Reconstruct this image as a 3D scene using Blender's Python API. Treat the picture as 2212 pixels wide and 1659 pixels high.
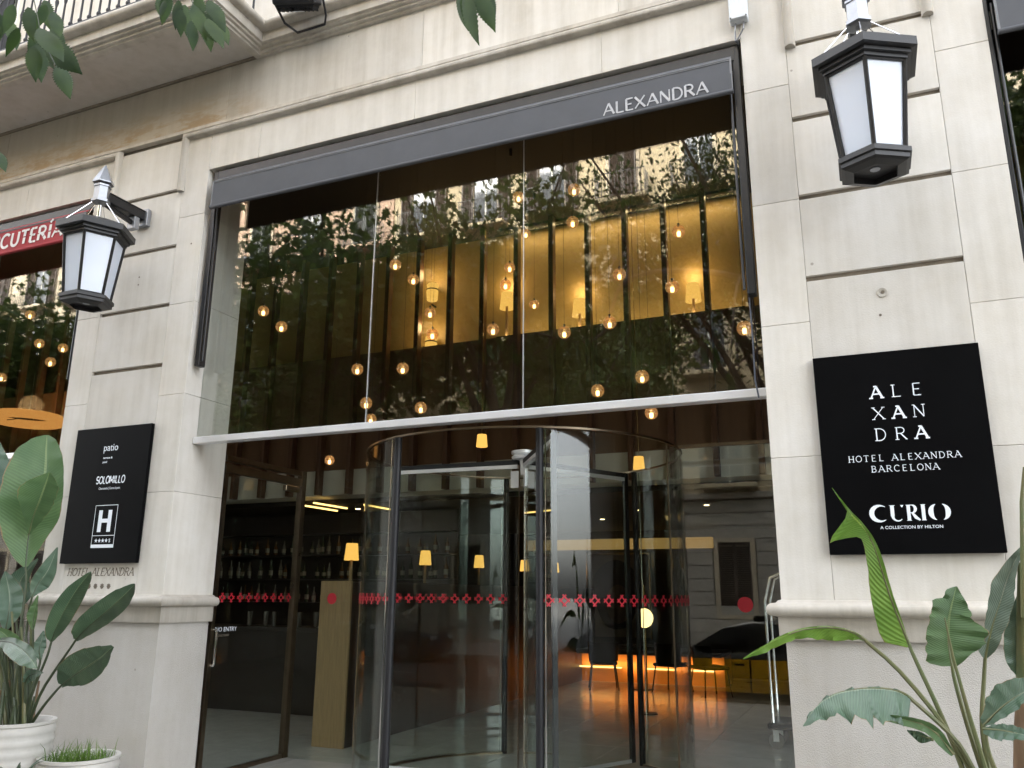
import bpy, bmesh, math, random
from mathutils import Vector, Matrix
R = math.radians
sc = bpy.context.scene
for o in list(bpy.data.objects): bpy.data.objects.remove(o)

# ------------------------------------------------------------------ camera, sky, sun, exposure
CAM = Vector((0.0, -5.5, 1.6))
RT = Vector((0.91995613, 0.39196718, 0.00651612))
UP = Vector((0.09172634, -0.23138482, 0.96852844))
FW = Vector((-0.38113909, 0.89040597, 0.24881759))
FPX = 1770.7
camd = bpy.data.cameras.new('camera'); cam = bpy.data.objects.new('camera', camd)
sc.collection.objects.link(cam); sc.camera = cam
camd.sensor_width = 36; camd.lens = FPX / 2212 * 36; camd.clip_start = .05; camd.clip_end = 2000
cam.matrix_world = Matrix(((RT.x, UP.x, -FW.x, CAM.x), (RT.y, UP.y, -FW.y, CAM.y), (RT.z, UP.z, -FW.z, CAM.z), (0, 0, 0, 1)))

SUN_EL, SUN_AZ = R(32), R(-25)          # the sun stands behind the hotel, so the street front is in open shade
w = bpy.data.worlds.new('World'); sc.world = w; w.use_nodes = True
nt = w.node_tree; nt.nodes.clear()
sky = nt.nodes.new('ShaderNodeTexSky'); sky.sky_type = 'NISHITA'; sky.sun_disc = False
sky.sun_elevation = SUN_EL; sky.sun_rotation = SUN_AZ; sky.air_density = 1.0; sky.dust_density = 4.0; sky.ozone_density = .6
hsv = nt.nodes.new('ShaderNodeHueSaturation'); hsv.inputs['Saturation'].default_value = .22
bg = nt.nodes.new('ShaderNodeBackground'); bg.inputs[1].default_value = .15
wo = nt.nodes.new('ShaderNodeOutputWorld')
nt.links.new(sky.outputs[0], hsv.inputs['Color']); nt.links.new(hsv.outputs[0], bg.inputs[0]); nt.links.new(bg.outputs[0], wo.inputs[0])
sund = bpy.data.lights.new('sun', 'SUN'); sund.energy = 2.0; sund.angle = R(.53); sund.color = (1, .95, .88)
sun = bpy.data.objects.new('sun', sund); sc.collection.objects.link(sun)
sdir = Vector((math.sin(SUN_AZ) * math.cos(SUN_EL), math.cos(SUN_AZ) * math.cos(SUN_EL), math.sin(SUN_EL)))
sun.rotation_euler = sdir.to_track_quat('Z', 'Y').to_euler(); sun.location = sdir * 60
sc.view_settings.view_transform = 'Standard'; sc.view_settings.look = 'None'; sc.view_settings.gamma = 1
EXPO = 3.85
sc.view_settings.exposure = EXPO
EX = 2 ** EXPO
cy_ = sc.cycles
cy_.use_denoising = True; cy_.max_bounces = 10; cy_.transparent_max_bounces = 40; cy_.glossy_bounces = 5
cy_.diffuse_bounces = 4; cy_.sample_clamp_indirect = 4; cy_.caustics_reflective = False; cy_.caustics_refractive = False
sc.render.film_transparent = False

# ------------------------------------------------------------------ helpers
def at(px, py, Y=0.0):
    d = RT * ((px - 1106) / FPX) - UP * ((py - 829.5) / FPX) + FW
    return CAM + d * ((Y - CAM.y) / d.y)
def depth(p): return (p - CAM).dot(FW)
rnd = random.Random(7)
COL = sc.collection

class MB:
    def __init__(s): s.v = []; s.f = []; s.uv = None
    def add(s, vs, fs):
        n = len(s.v); s.v += [tuple(v) for v in vs]; s.f += [tuple(i + n for i in f) for f in fs]; return s
    def box(s, x0, x1, y0, y1, z0, z1):
        vs = [(x, y, z) for z in (z0, z1) for y in (y0, y1) for x in (x0, x1)]
        return s.add(vs, [(0, 2, 3, 1), (4, 5, 7, 6), (0, 1, 5, 4), (2, 6, 7, 3), (0, 4, 6, 2), (1, 3, 7, 5)])
    def cbox(s, x0, x1, y0, y1, z0, z1, c=.006):
        bm = bmesh.new(); m = MB().box(x0, x1, y0, y1, z0, z1)
        bv = [bm.verts.new(v) for v in m.v]
        for f in m.f: bm.faces.new([bv[i] for i in f])
        bmesh.ops.bevel(bm, geom=bm.edges[:], offset=c, segments=1, affect='EDGES')
        bm.verts.index_update(); s.add([v.co for v in bm.verts], [[v.index for v in f.verts] for f in bm.faces]); bm.free(); return s
    def tube(s, pts, r, n=8, cap=True):
        pts = [Vector(p) for p in pts]; rs = r if isinstance(r, (list, tuple)) else [r] * len(pts)
        base = len(s.v); prev = None
        for i, p in enumerate(pts):
            t = (pts[min(i + 1, len(pts) - 1)] - pts[max(i - 1, 0)]).normalized()
            if prev is None:
                a = t.cross(Vector((0, 0, 1)));  a = a if a.length > .05 else t.cross(Vector((0, 1, 0)))
            else: a = prev - t * prev.dot(t)
            a.normalize(); prev = a; b = t.cross(a)
            for k in range(n):
                q = p + (a * math.cos(2 * math.pi * k / n) + b * math.sin(2 * math.pi * k / n)) * rs[i]; s.v.append(tuple(q))
        for i in range(len(pts) - 1):
            for k in range(n):
                s.f.append((base + i * n + k, base + i * n + (k + 1) % n, base + (i + 1) * n + (k + 1) % n, base + (i + 1) * n + k))
        if cap:
            s.f.append(tuple(base + k for k in reversed(range(n)))); e = base + (len(pts) - 1) * n
            s.f.append(tuple(e + k for k in range(n)))
        return s
    def lathe(s, prof, n=24, c=(0, 0, 0), cap=True, a0=0.0):
        base = len(s.v)
        for (r, z) in prof:
            for k in range(n):
                a = a0 + 2 * math.pi * k / n; s.v.append((c[0] + r * math.cos(a), c[1] + r * math.sin(a), c[2] + z))
        for i in range(len(prof) - 1):
            for k in range(n):
                s.f.append((base + i * n + k, base + i * n + (k + 1) % n, base + (i + 1) * n + (k + 1) % n, base + (i + 1) * n + k))
        if cap:
            s.f.append(tuple(base + k for k in reversed(range(n)))); e = base + (len(prof) - 1) * n
            s.f.append(tuple(e + k for k in range(n)))
        return s
    def prism(s, pts, y0, y1):                       # polygon in XZ extruded along Y
        n = len(pts); base = len(s.v)
        s.v += [(x, y0, z) for x, z in pts] + [(x, y1, z) for x, z in pts]
        s.f.append(tuple(base + i for i in range(n))); s.f.append(tuple(base + n + i for i in reversed(range(n))))
        for i in range(n): s.f.append((base + i, base + n + i, base + n + (i + 1) % n, base + (i + 1) % n))
        return s
    def sweep(s, prof, path, cap=True):              # closed profile loop, mitred path of (point, out-vector, up-vector)
        n = len(prof); base = len(s.v)
        for p, o, u in path:
            for a, b in prof: s.v.append(tuple(Vector(p) + Vector(o) * a + Vector(u) * b))
        for i in range(len(path) - 1):
            for k in range(n):
                s.f.append((base + i * n + k, base + i * n + (k + 1) % n, base + (i + 1) * n + (k + 1) % n, base + (i + 1) * n + k))
        if cap:
            s.f.append(tuple(base + k for k in range(n))); e = base + (len(path) - 1) * n
            s.f.append(tuple(e + k for k in reversed(range(n))))
        return s
    def build(s, name, mat, parent=None, smooth=False, kind=None):
        me = bpy.data.meshes.new(name); me.from_pydata(s.v, [], s.f)
        bm = bmesh.new(); bm.from_mesh(me); bmesh.ops.recalc_face_normals(bm, faces=bm.faces[:]); bm.to_mesh(me); bm.free()
        if s.uv:
            l = me.uv_layers.new(name='UVMap')
            for lp in me.loops: l.data[lp.index].uv = s.uv[lp.vertex_index]
        me.materials.append(mat)
        if smooth:
            for p in me.polygons: p.use_smooth = True
            try: me.set_sharp_from_angle(angle=R(42))
            except Exception: pass
        o = bpy.data.objects.new(name, me); COL.objects.link(o)
        if parent is not None: setpar(o, parent)
        if kind: o['kind'] = kind
        return o
def setpar(o, p):
    o.parent = p
    M = Matrix.Identity(4); q = p
    while q is not None: M = q.matrix_basis @ M if q.parent is None else q.matrix_parent_inverse @ q.matrix_basis @ M; q = q.parent
    o.matrix_parent_inverse = M.inverted()
def tag(o, label, cat, group=None):
    o['label'] = label; o['category'] = cat
    if group: o['group'] = group
    return o
def thing(name, loc, label, cat, group=None):
    o = bpy.data.objects.new(name, None); COL.objects.link(o); o.location = loc; o.empty_display_size = .2
    return tag(o, label, cat, group)
def struct(o): o['kind'] = 'structure'; return o
def copy_tree(o, parent=None):
    c = o.copy(); COL.objects.link(c)
    if parent is not None: c.parent = parent; c.matrix_parent_inverse = o.matrix_parent_inverse.copy()
    for ch in list(o.children): copy_tree(ch, c)
    return c

# ------------------------------------------------------------------ materials
def newmat(name):
    m = bpy.data.materials.new(name); m.use_nodes = True; n = m.node_tree.nodes; n.clear()
    out = n.new('ShaderNodeOutputMaterial'); return m, m.node_tree, out
def pbr(name, col, rough=.6, metal=0, noise=0, nscale=8, bump=0, bscale=60, spec=.5, stretch=None, coat=0, col2=None):
    m, t, out = newmat(name); n, L = t.nodes, t.links
    p = n.new('ShaderNodeBsdfPrincipled'); L.new(p.outputs[0], out.inputs[0])
    p.inputs['Base Color'].default_value = (*col, 1); p.inputs['Roughness'].default_value = rough; p.inputs['Metallic'].default_value = metal
    p.inputs['Specular IOR Level'].default_value = spec; p.inputs['Coat Weight'].default_value = coat
    tc = n.new('ShaderNodeTexCoord'); mp = n.new('ShaderNodeMapping'); L.new(tc.outputs['Object'], mp.inputs[0])
    if stretch: mp.inputs['Scale'].default_value = stretch
    if noise or col2:
        nz = n.new('ShaderNodeTexNoise'); nz.inputs['Scale'].default_value = nscale; nz.inputs['Detail'].default_value = 6; nz.inputs['Roughness'].default_value = .65
        L.new(mp.outputs[0], nz.inputs[0])
        rp = n.new('ShaderNodeValToRGB'); L.new(nz.outputs[0], rp.inputs[0])
        c2 = col2 or tuple(c * (1 - noise) for c in col); c1 = col if col2 else tuple(min(1, c * (1 + noise * .5)) for c in col)
        rp.color_ramp.elements[0].position = .3; rp.color_ramp.elements[0].color = (*c2, 1)
        rp.color_ramp.elements[1].position = .7; rp.color_ramp.elements[1].color = (*c1, 1)
        L.new(rp.outputs[0], p.inputs['Base Color'])
        mr = n.new('ShaderNodeMapRange'); mr.inputs[3].default_value = max(0, rough - .1); mr.inputs[4].default_value = min(1, rough + .12)
        L.new(nz.outputs[0], mr.inputs[0]); L.new(mr.outputs[0], p.inputs['Roughness'])
    if bump:
        b = n.new('ShaderNodeTexNoise'); b.inputs['Scale'].default_value = bscale; b.inputs['Detail'].default_value = 4
        L.new(mp.outputs[0], b.inputs[0]); bp = n.new('ShaderNodeBump'); bp.inputs['Strength'].default_value = bump; bp.inputs['Distance'].default_value = .01
        L.new(b.outputs[0], bp.inputs['Height']); L.new(bp.outputs[0], p.inputs['Normal'])
    return m
def emis(name, col, v, diff=None):
    m, t, out = newmat(name); n, L = t.nodes, t.links
    e = n.new('ShaderNodeEmission'); e.inputs[0].default_value = (*col, 1); e.inputs[1].default_value = v / EX; L.new(e.outputs[0], out.inputs[0]); return m
def glass(name, f0, tint=(1, 1, 1), rough=0.0, wav=0.0):
    m, t, out = newmat(name); n, L = t.nodes, t.links
    g = n.new('ShaderNodeNewGeometry'); d = n.new('ShaderNodeVectorMath'); d.operation = 'DOT_PRODUCT'
    L.new(g.outputs['Incoming'], d.inputs[0]); L.new(g.outputs['Normal'], d.inputs[1])
    ab = n.new('ShaderNodeMath'); ab.operation = 'ABSOLUTE'; L.new(d.outputs['Value'], ab.inputs[0])
    su = n.new('ShaderNodeMath'); su.operation = 'SUBTRACT'; su.inputs[0].default_value = 1; L.new(ab.outputs[0], su.inputs[1])
    pw = n.new('ShaderNodeMath'); pw.operation = 'POWER'; pw.inputs[1].default_value = 5; L.new(su.outputs[0], pw.inputs[0])
    ma = n.new('ShaderNodeMath'); ma.operation = 'MULTIPLY_ADD'; ma.inputs[1].default_value = 1 - f0; ma.inputs[2].default_value = f0; L.new(pw.outputs[0], ma.inputs[0])
    tr = n.new('ShaderNodeBsdfTransparent'); tr.inputs[0].default_value = (*tint, 1)
    gl = n.new('ShaderNodeBsdfGlossy'); gl.inputs['Roughness'].default_value = rough; gl.inputs[0].default_value = (1, 1, 1, 1)
    if wav:
        tc = n.new('ShaderNodeTexCoord'); nz = n.new('ShaderNodeTexNoise'); nz.inputs['Scale'].default_value = 1.3; nz.inputs['Detail'].default_value = 1.0
        L.new(tc.outputs['Object'], nz.inputs[0]); bp = n.new('ShaderNodeBump'); bp.inputs['Strength'].default_value = wav; bp.inputs['Distance'].default_value = .02
        L.new(nz.outputs[0], bp.inputs['Height']); L.new(bp.outputs[0], gl.inputs['Normal'])
    mx = n.new('ShaderNodeMixShader'); L.new(ma.outputs[0], mx.inputs[0]); L.new(tr.outputs[0], mx.inputs[1]); L.new(gl.outputs[0], mx.inputs[2]); L.new(mx.outputs[0], out.inputs[0])
    return m
def leafmat(name, col, col2, vein=0, rough=.42, trans=.35):
    m, t, out = newmat(name); n, L = t.nodes, t.links
    p = n.new('ShaderNodeBsdfPrincipled'); p.inputs['Roughness'].default_value = rough; p.inputs['Specular IOR Level'].default_value = .5
    tl = n.new('ShaderNodeBsdfTranslucent'); mx = n.new('ShaderNodeMixShader'); mx.inputs[0].default_value = trans
    tc = n.new('ShaderNodeTexCoord'); nz = n.new('ShaderNodeTexNoise'); nz.inputs['Scale'].default_value = 5; nz.inputs['Detail'].default_value = 4; L.new(tc.outputs['Object'], nz.inputs[0])
    rp = n.new('ShaderNodeValToRGB'); rp.color_ramp.elements[0].position = .35; rp.color_ramp.elements[1].position = .68
    rp.color_ramp.elements[0].color = (*col, 1); rp.color_ramp.elements[1].color = (*col2, 1); L.new(nz.outputs[0], rp.inputs[0])
    cur = rp.outputs[0]
    if vein:
        sp = n.new('ShaderNodeSeparateXYZ'); L.new(tc.outputs['UV'], sp.inputs[0])
        av = n.new('ShaderNodeMath'); av.operation = 'ABSOLUTE'; L.new(sp.outputs[1], av.inputs[0])
        # veins leave the midrib at an angle and curve: phase = u*N - |v|*k
        ph = n.new('ShaderNodeMath'); ph.operation = 'MULTIPLY_ADD'; ph.inputs[1].default_value = -.10; L.new(av.outputs[0], ph.inputs[0]); L.new(sp.outputs[0], ph.inputs[2])
        ml = n.new('ShaderNodeMath'); ml.operation = 'MULTIPLY'; ml.inputs[1].default_value = vein * 6.283; L.new(ph.outputs[0], ml.inputs[0])
        sn = n.new('ShaderNodeMath'); sn.operation = 'SINE'; L.new(ml.outputs[0], sn.inputs[0])
        bp = n.new('ShaderNodeBump'); bp.inputs['Strength'].default_value = .3; bp.inputs['Distance'].default_value = .004; L.new(sn.outputs[0], bp.inputs['Height'])
        L.new(bp.outputs[0], p.inputs['Normal'])
        # paler midrib
        lt = n.new('ShaderNodeMath'); lt.operation = 'LESS_THAN'; lt.inputs[1].default_value = .045; L.new(av.outputs[0], lt.inputs[0])
        mc = n.new('ShaderNodeMix'); mc.data_type = 'RGBA'; L.new(lt.outputs[0], mc.inputs[0]); L.new(cur, mc.inputs[6]); mc.inputs[7].default_value = (col2[0] * 1.6 + .02, col2[1] * 1.35 + .02, col2[2] * 1.4 + .01, 1)
        mr = n.new('ShaderNodeMapRange'); mr.inputs[1].default_value = -1; mr.inputs[3].default_value = .90; mr.inputs[4].default_value = 1.05; L.new(sn.outputs[0], mr.inputs[0])
        m2 = n.new('ShaderNodeMix'); m2.data_type = 'RGBA'; m2.blend_type = 'MULTIPLY'; m2.inputs[0].default_value = 1; L.new(mc.outputs[2], m2.inputs[6])
        cb = n.new('ShaderNodeCombineColor'); [L.new(mr.outputs[0], cb.inputs[i]) for i in range(3)]; L.new(cb.outputs[0], m2.inputs[7]); cur = m2.outputs[2]
        # dry brown rim in places
        gt = n.new('ShaderNodeMath'); gt.operation = 'MULTIPLY_ADD'; gt.inputs[1].default_value = .16; L.new(nz.outputs[0], gt.inputs[0]); L.new(av.outputs[0], gt.inputs[2])
        g2 = n.new('ShaderNodeMath'); g2.operation = 'GREATER_THAN'; g2.inputs[1].default_value = 1.065; L.new(gt.outputs[0], g2.inputs[0])
        m3 = n.new('ShaderNodeMix'); m3.data_type = 'RGBA'; L.new(g2.outputs[0], m3.inputs[0]); L.new(cur, m3.inputs[6]); m3.inputs[7].default_value = (.24, .17, .08, 1); cur = m3.outputs[2]
    L.new(cur, p.inputs['Base Color']); L.new(cur, tl.inputs[0])
    L.new(p.outputs[0], mx.inputs[1]); L.new(tl.outputs[0], mx.inputs[2]); L.new(mx.outputs[0], out.inputs[0]); return m
def stone(name, col, stain=.35, grime=(.30, .26, .20), ochre=False, bump=.12, bscale=90):
    m, t, out = newmat(name); n, L = t.nodes, t.links
    p = n.new('ShaderNodeBsdfPrincipled'); p.inputs['Roughness'].default_value = .82; p.inputs['Specular IOR Level'].default_value = .3; L.new(p.outputs[0], out.inputs[0])
    tc = n.new('ShaderNodeTexCoord'); oi = n.new('ShaderNodeObjectInfo')
    a = n.new('ShaderNodeTexNoise'); a.inputs['Scale'].default_value = 1.6; a.inputs['Detail'].default_value = 8; a.inputs['Roughness'].default_value = .7; L.new(tc.outputs['Object'], a.inputs[0])
    mp = n.new('ShaderNodeMapping'); mp.inputs['Scale'].default_value = (9, 9, .55); L.new(tc.outputs['Object'], mp.inputs[0])
    b = n.new('ShaderNodeTexNoise'); b.inputs['Scale'].default_value = 1; b.inputs['Detail'].default_value = 6; b.inputs['Roughness'].default_value = .6; L.new(mp.outputs[0], b.inputs[0])
    mr = n.new('ShaderNodeMapRange'); mr.inputs[1].default_value = .38; mr.inputs[2].default_value = .72; mr.inputs[3].default_value = 0; mr.inputs[4].default_value = stain
    L.new(b.outputs[0], mr.inputs[0])
    ml = n.new('ShaderNodeMath'); ml.operation = 'MULTIPLY'; L.new(mr.outputs[0], ml.inputs[0]); L.new(a.outputs[0], ml.inputs[1])
    c1 = n.new('ShaderNodeMix'); c1.data_type = 'RGBA'; c1.inputs[6].default_value = (*col, 1); c1.inputs[7].default_value = (col[0] * .9, col[1] * .885, col[2] * .85, 1)
    r2 = n.new('ShaderNodeMapRange'); r2.inputs[1].default_value = .35; r2.inputs[2].default_value = .65; L.new(a.outputs[0], r2.inputs[0]); L.new(r2.outputs[0], c1.inputs[0])
    c2 = n.new('ShaderNodeMix'); c2.data_type = 'RGBA'; L.new(ml.outputs[0], c2.inputs[0]); L.new(c1.outputs[2], c2.inputs[6]); c2.inputs[7].default_value = (*grime, 1)
    # each block a touch different
    c3 = n.new('ShaderNodeMix'); c3.data_type = 'RGBA'; c3.blend_type = 'MULTIPLY'; c3.inputs[0].default_value = 1
    r3 = n.new('ShaderNodeMapRange'); r3.inputs[3].default_value = .89; r3.inputs[4].default_value = 1.04; L.new(oi.outputs['Random'], r3.inputs[0])
    cb = n.new('ShaderNodeCombineColor'); [L.new(r3.outputs[0], cb.inputs[i]) for i in range(3)]
    L.new(c2.outputs[2], c3.inputs[6]); L.new(cb.outputs[0], c3.inputs[7]); cur = c3.outputs[2]
    # small chips and pits
    v = n.new('ShaderNodeTexVoronoi'); v.inputs['Scale'].default_value = 3.1; v.inputs['Randomness'].default_value = 1; L.new(tc.outputs['Object'], v.inputs[0])
    lt = n.new('ShaderNodeMath'); lt.operation = 'LESS_THAN'; lt.inputs[1].default_value = .032; L.new(v.outputs['Distance'], lt.inputs[0])
    c4 = n.new('ShaderNodeMix'); c4.data_type = 'RGBA'; L.new(lt.outputs[0], c4.inputs[0]); L.new(cur, c4.inputs[6]); c4.inputs[7].default_value = (.36, .33, .29, 1); cur = c4.outputs[2]
    if ochre:                                          # flaked ochre patches low on the old frieze
        sp = n.new('ShaderNodeSeparateXYZ'); L.new(tc.outputs['Object'], sp.inputs[0])
        o1 = n.new('ShaderNodeMapRange'); o1.inputs[1].default_value = -4.9; o1.inputs[2].default_value = -5.6; L.new(sp.outputs[0], o1.inputs[0])
        o2 = n.new('ShaderNodeMapRange'); o2.inputs[1].default_value = 6.52; o2.inputs[2].default_value = 6.2; L.new(sp.outputs[2], o2.inputs[0])
        mp2 = n.new('ShaderNodeMapping'); mp2.inputs['Scale'].default_value = (1.2, 1.2, 4); L.new(tc.outputs['Object'], mp2.inputs[0])
        nn = n.new('ShaderNodeTexNoise'); nn.inputs['Scale'].default_value = 2.2; nn.inputs['Detail'].default_value = 9; nn.inputs['Roughness'].default_value = .7; L.new(mp2.outputs[0], nn.inputs[0])
        k = n.new('ShaderNodeMapRange'); k.inputs[1].default_value = .44; k.inputs[2].default_value = .56; L.new(nn.outputs[0], k.inputs[0])
        x1 = n.new('ShaderNodeMath'); x1.operation = 'MULTIPLY'; L.new(o1.outputs[0], x1.inputs[0]); L.new(o2.outputs[0], x1.inputs[1])
        x2 = n.new('ShaderNodeMath'); x2.operation = 'MULTIPLY'; L.new(x1.outputs[0], x2.inputs[0]); L.new(k.outputs[0], x2.inputs[1])
        x3 = n.new('ShaderNodeMath'); x3.operation = 'MULTIPLY'; x3.inputs[1].default_value = .7; L.new(x2.outputs[0], x3.inputs[0])
        c5 = n.new('ShaderNodeMix'); c5.data_type = 'RGBA'; L.new(x3.outputs[0], c5.inputs[0]); L.new(cur, c5.inputs[6]); c5.inputs[7].default_value = (.38, .26, .14, 1)
        # general brownish weathering on this end of the frieze
        x4 = n.new('ShaderNodeMath'); x4.operation = 'MULTIPLY'; x4.inputs[1].default_value = .6; L.new(o1.outputs[0], x4.inputs[0])
        c6 = n.new('ShaderNodeMix'); c6.data_type = 'RGBA'; L.new(x4.outputs[0], c6.inputs[0]); L.new(cur, c6.inputs[6]); c6.inputs[7].default_value = (.40, .34, .25, 1); L.new(c6.outputs[2], c5.inputs[6])
        cur = c5.outputs[2]
    L.new(cur, p.inputs['Base Color'])
    bn = n.new('ShaderNodeTexNoise'); bn.inputs['Scale'].default_value = bscale; bn.inputs['Detail'].default_value = 5; L.new(tc.outputs['Object'], bn.inputs[0])
    bp = n.new('ShaderNodeBump'); bp.inputs['Strength'].default_value = bump; bp.inputs['Distance'].default_value = .01; L.new(bn.outputs[0], bp.inputs['Height']); L.new(bp.outputs[0], p.inputs['Normal'])
    return m

WALL = (.69, .66, .612)
M = {}
M['stone'] = stone('facade_stone', WALL, .48)
M['frieze'] = stone('frieze_stone', WALL, .75, ochre=True)
M['mould'] = stone('moulding_stone', (.56, .525, .47), .9, grime=(.24, .205, .16))
M['plinth'] = stone('plinth_render', (.58, .555, .52), .3, bump=.55, bscale=140)
M['reveal'] = stone('reveal_stone', (.50, .485, .46), .7)
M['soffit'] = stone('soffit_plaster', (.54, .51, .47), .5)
M['core'] = pbr('mortar', (.26, .22, .17), .95, noise=.3, nscale=10)
M['black_sign'] = pbr('black_acrylic', (.0028, .0028, .0032), .5, noise=.2, nscale=3, spec=.05)
M['letter'] = pbr('white_letter', (.80, .84, .90), .5)
M['carved'] = pbr('carved_letter', (.16, .13, .10), .9)
M['iron'] = pbr('black_iron', (.012, .012, .014), .5, noise=.25, nscale=14, spec=.4)
M['lantern_metal'] = pbr('lantern_metal', (.019, .018, .018), .42, metal=.25, noise=.3, nscale=12, bump=.06, bscale=120)
M['grey_metal'] = pbr('grey_metal', (.30, .31, .33), .38, metal=.7, noise=.2, nscale=10)
M['steel'] = pbr('brushed_steel', (.86, .86, .88), .38, metal=.6, noise=.04, nscale=2)
M['bronze'] = pbr('bronze_metal', (.22, .17, .12), .3, metal=1, noise=.2, nscale=6)
M['chrome'] = pbr('chrome', (.75, .75, .75), .12, metal=1)
M['black'] = pbr('black_paint', (.010, .010, .012), .4)
M['awning'] = pbr('grey_canvas', (.085, .088, .098), .8, noise=.12, nscale=5, bump=.12, bscale=260)
M['awning_trim'] = pbr('grey_seam', (.20, .205, .215), .7, noise=.2, nscale=20)
M['red_canvas'] = pbr('red_canvas', (.33, .028, .035), .8, noise=.15, nscale=5, bump=.12, bscale=260)
M['awning_letter'] = pbr('painted_letter', (.50, .50, .52), .8, noise=.25, nscale=40)
M['white_letter'] = pbr('white_awning_letter', (.72, .70, .68), .8)
M['glass'] = glass('window_glass', .095, (.93, .95, .94), wav=.0015)
M['door_glass'] = glass('door_glass', .022, (.93, .96, .945), wav=.003)
M['flank_glass'] = glass('flank_glass', .075, (.93, .96, .945), wav=.002)
M['thin_glass'] = glass('thin_glass', .035, (.97, .97, .96))
M['opal'] = None
M['red'] = pbr('red_sticker', (.46, .016, .03), .5)
M['gold_wall'] = pbr('gold_wall', (.42, .29, .10), .55, noise=.12, nscale=1.5, bump=.03)
M['brown_panel'] = pbr('brown_panel', (.14, .075, .036), .5, noise=.25, nscale=5, stretch=(1, 1, .1))
M['dark_wall'] = pbr('dark_wall', (.022, .016, .012), .6, noise=.3, nscale=2)
M['fin'] = pbr('walnut_fin', (.10, .045, .022), .45, noise=.4, nscale=9, stretch=(4, 4, .25))
M['white_band'] = pbr('white_band', (.62, .60, .52), .5, noise=.06, nscale=1)
M['ceiling'] = pbr('dark_ceiling', (.016, .012, .009), .7)
M['floor'] = pbr('lobby_stone', (.44, .43, .40), .16, noise=.10, nscale=3)
M['oak'] = pbr('oak_panel', (.31, .20, .095), .5, noise=.22, nscale=9, stretch=(5, 5, .35))
M['darkwood'] = pbr('dark_wood', (.018, .013, .011), .4, noise=.3, nscale=8, stretch=(5, 5, .4))
M['brass'] = pbr('brass', (.60, .40, .16), .25, metal=1)
M['pot'] = pbr('white_ceramic', (.56, .54, .50), .55, noise=.1, nscale=9, bump=.08, bscale=50)
M['soil'] = pbr('soil', (.035, .025, .017), .95, noise=.5, nscale=30, bump=.6, bscale=70)
M['stem'] = pbr('petiole', (.085, .12, .045), .5, noise=.35, nscale=14, stretch=(1, 1, .3), col2=(.14, .12, .05))
M['stem_dark'] = pbr('dark_petiole', (.055, .075, .035), .5, noise=.35, nscale=14, stretch=(1, 1, .3))
M['dry'] = pbr('dry_sheath', (.20, .125, .07), .85, noise=.5, nscale=15, stretch=(1, 1, .2))
M['leaf_bright'] = leafmat('leaf_bright', (.12, .25, .03), (.19, .34, .05), 38, .4, .45)
M['leaf_mid'] = leafmat('leaf_mid', (.085, .16, .062), (.12, .205, .08), 44, .34, .4)
M['leaf_dark'] = leafmat('leaf_dark', (.058, .105, .058), (.092, .155, .082), 46, .30, .25)
M['leaf_blue'] = leafmat('leaf_blue', (.075, .135, .085), (.125, .19, .13), 46, .30, .2)
M['leaf_grey'] = leafmat('leaf_grey', (.075, .115, .075), (.13, .17, .12), 40, .5, .25)
M['tree_leaf'] = leafmat('hackberry_leaf', (.022, .055, .014), (.062, .115, .020), 0, .62, .45)
M['plane_leaf'] = leafmat('plane_tree_leaf', (.075, .125, .028), (.135, .185, .05), 0, .5, .45)
M['bark'] = pbr('bark', (.12, .10, .075), .9, noise=.5, nscale=7, bump=.5, bscale=25)
M['grass'] = leafmat('grass_blade', (.10, .20, .03), (.16, .27, .05), 0, .5, .4)
# opal lantern glass: white diffuser behind a glossy sheet
def opalmat():
    m, t, out = newmat('opal_glass'); n, L = t.nodes, t.links
    p = n.new('ShaderNodeBsdfPrincipled'); p.inputs['Base Color'].default_value = (.80, .855, .95, 1); p.inputs['Roughness'].default_value = .09
    p.inputs['Specular IOR Level'].default_value = .5; tl = n.new('ShaderNodeBsdfTranslucent'); tl.inputs[0].default_value = (.85, .87, .92, 1)
    mx = n.new('ShaderNodeMixShader'); mx.inputs[0].default_value = .25; L.new(p.outputs[0], mx.inputs[1]); L.new(tl.outputs[0], mx.inputs[2]); L.new(mx.outputs[0], out.inputs[0]); return m
M['opal'] = opalmat()
M['bulb'] = emis('lit_bulb', (1, .72, .36), 11.0)
M['shade'] = emis('lit_lampshade', (1, .54, .11), 1.2)
M['shade_dim'] = emis('lit_lampshade_dim', (1, .58, .18), .30)
M['led'] = emis('led_strip', (1, .60, .18), 4.0)
M['amber'] = glass('amber_globe', .12, (.86, .66, .42))
_t = M['amber'].node_tree; _e = _t.nodes.new('ShaderNodeEmission'); _e.inputs[0].default_value = (1, .52, .20, 1); _e.inputs[1].default_value = .20 / EX      # the lit amber glass glows a little
_a = _t.nodes.new('ShaderNodeAddShader'); _o = [n for n in _t.nodes if n.type == 'OUTPUT_MATERIAL'][0]; _m = _o.inputs[0].links[0].from_socket
_t.links.new(_m, _a.inputs[0]); _t.links.new(_e.outputs[0], _a.inputs[1]); _t.links.new(_a.outputs[0], _o.inputs[0])

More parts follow.
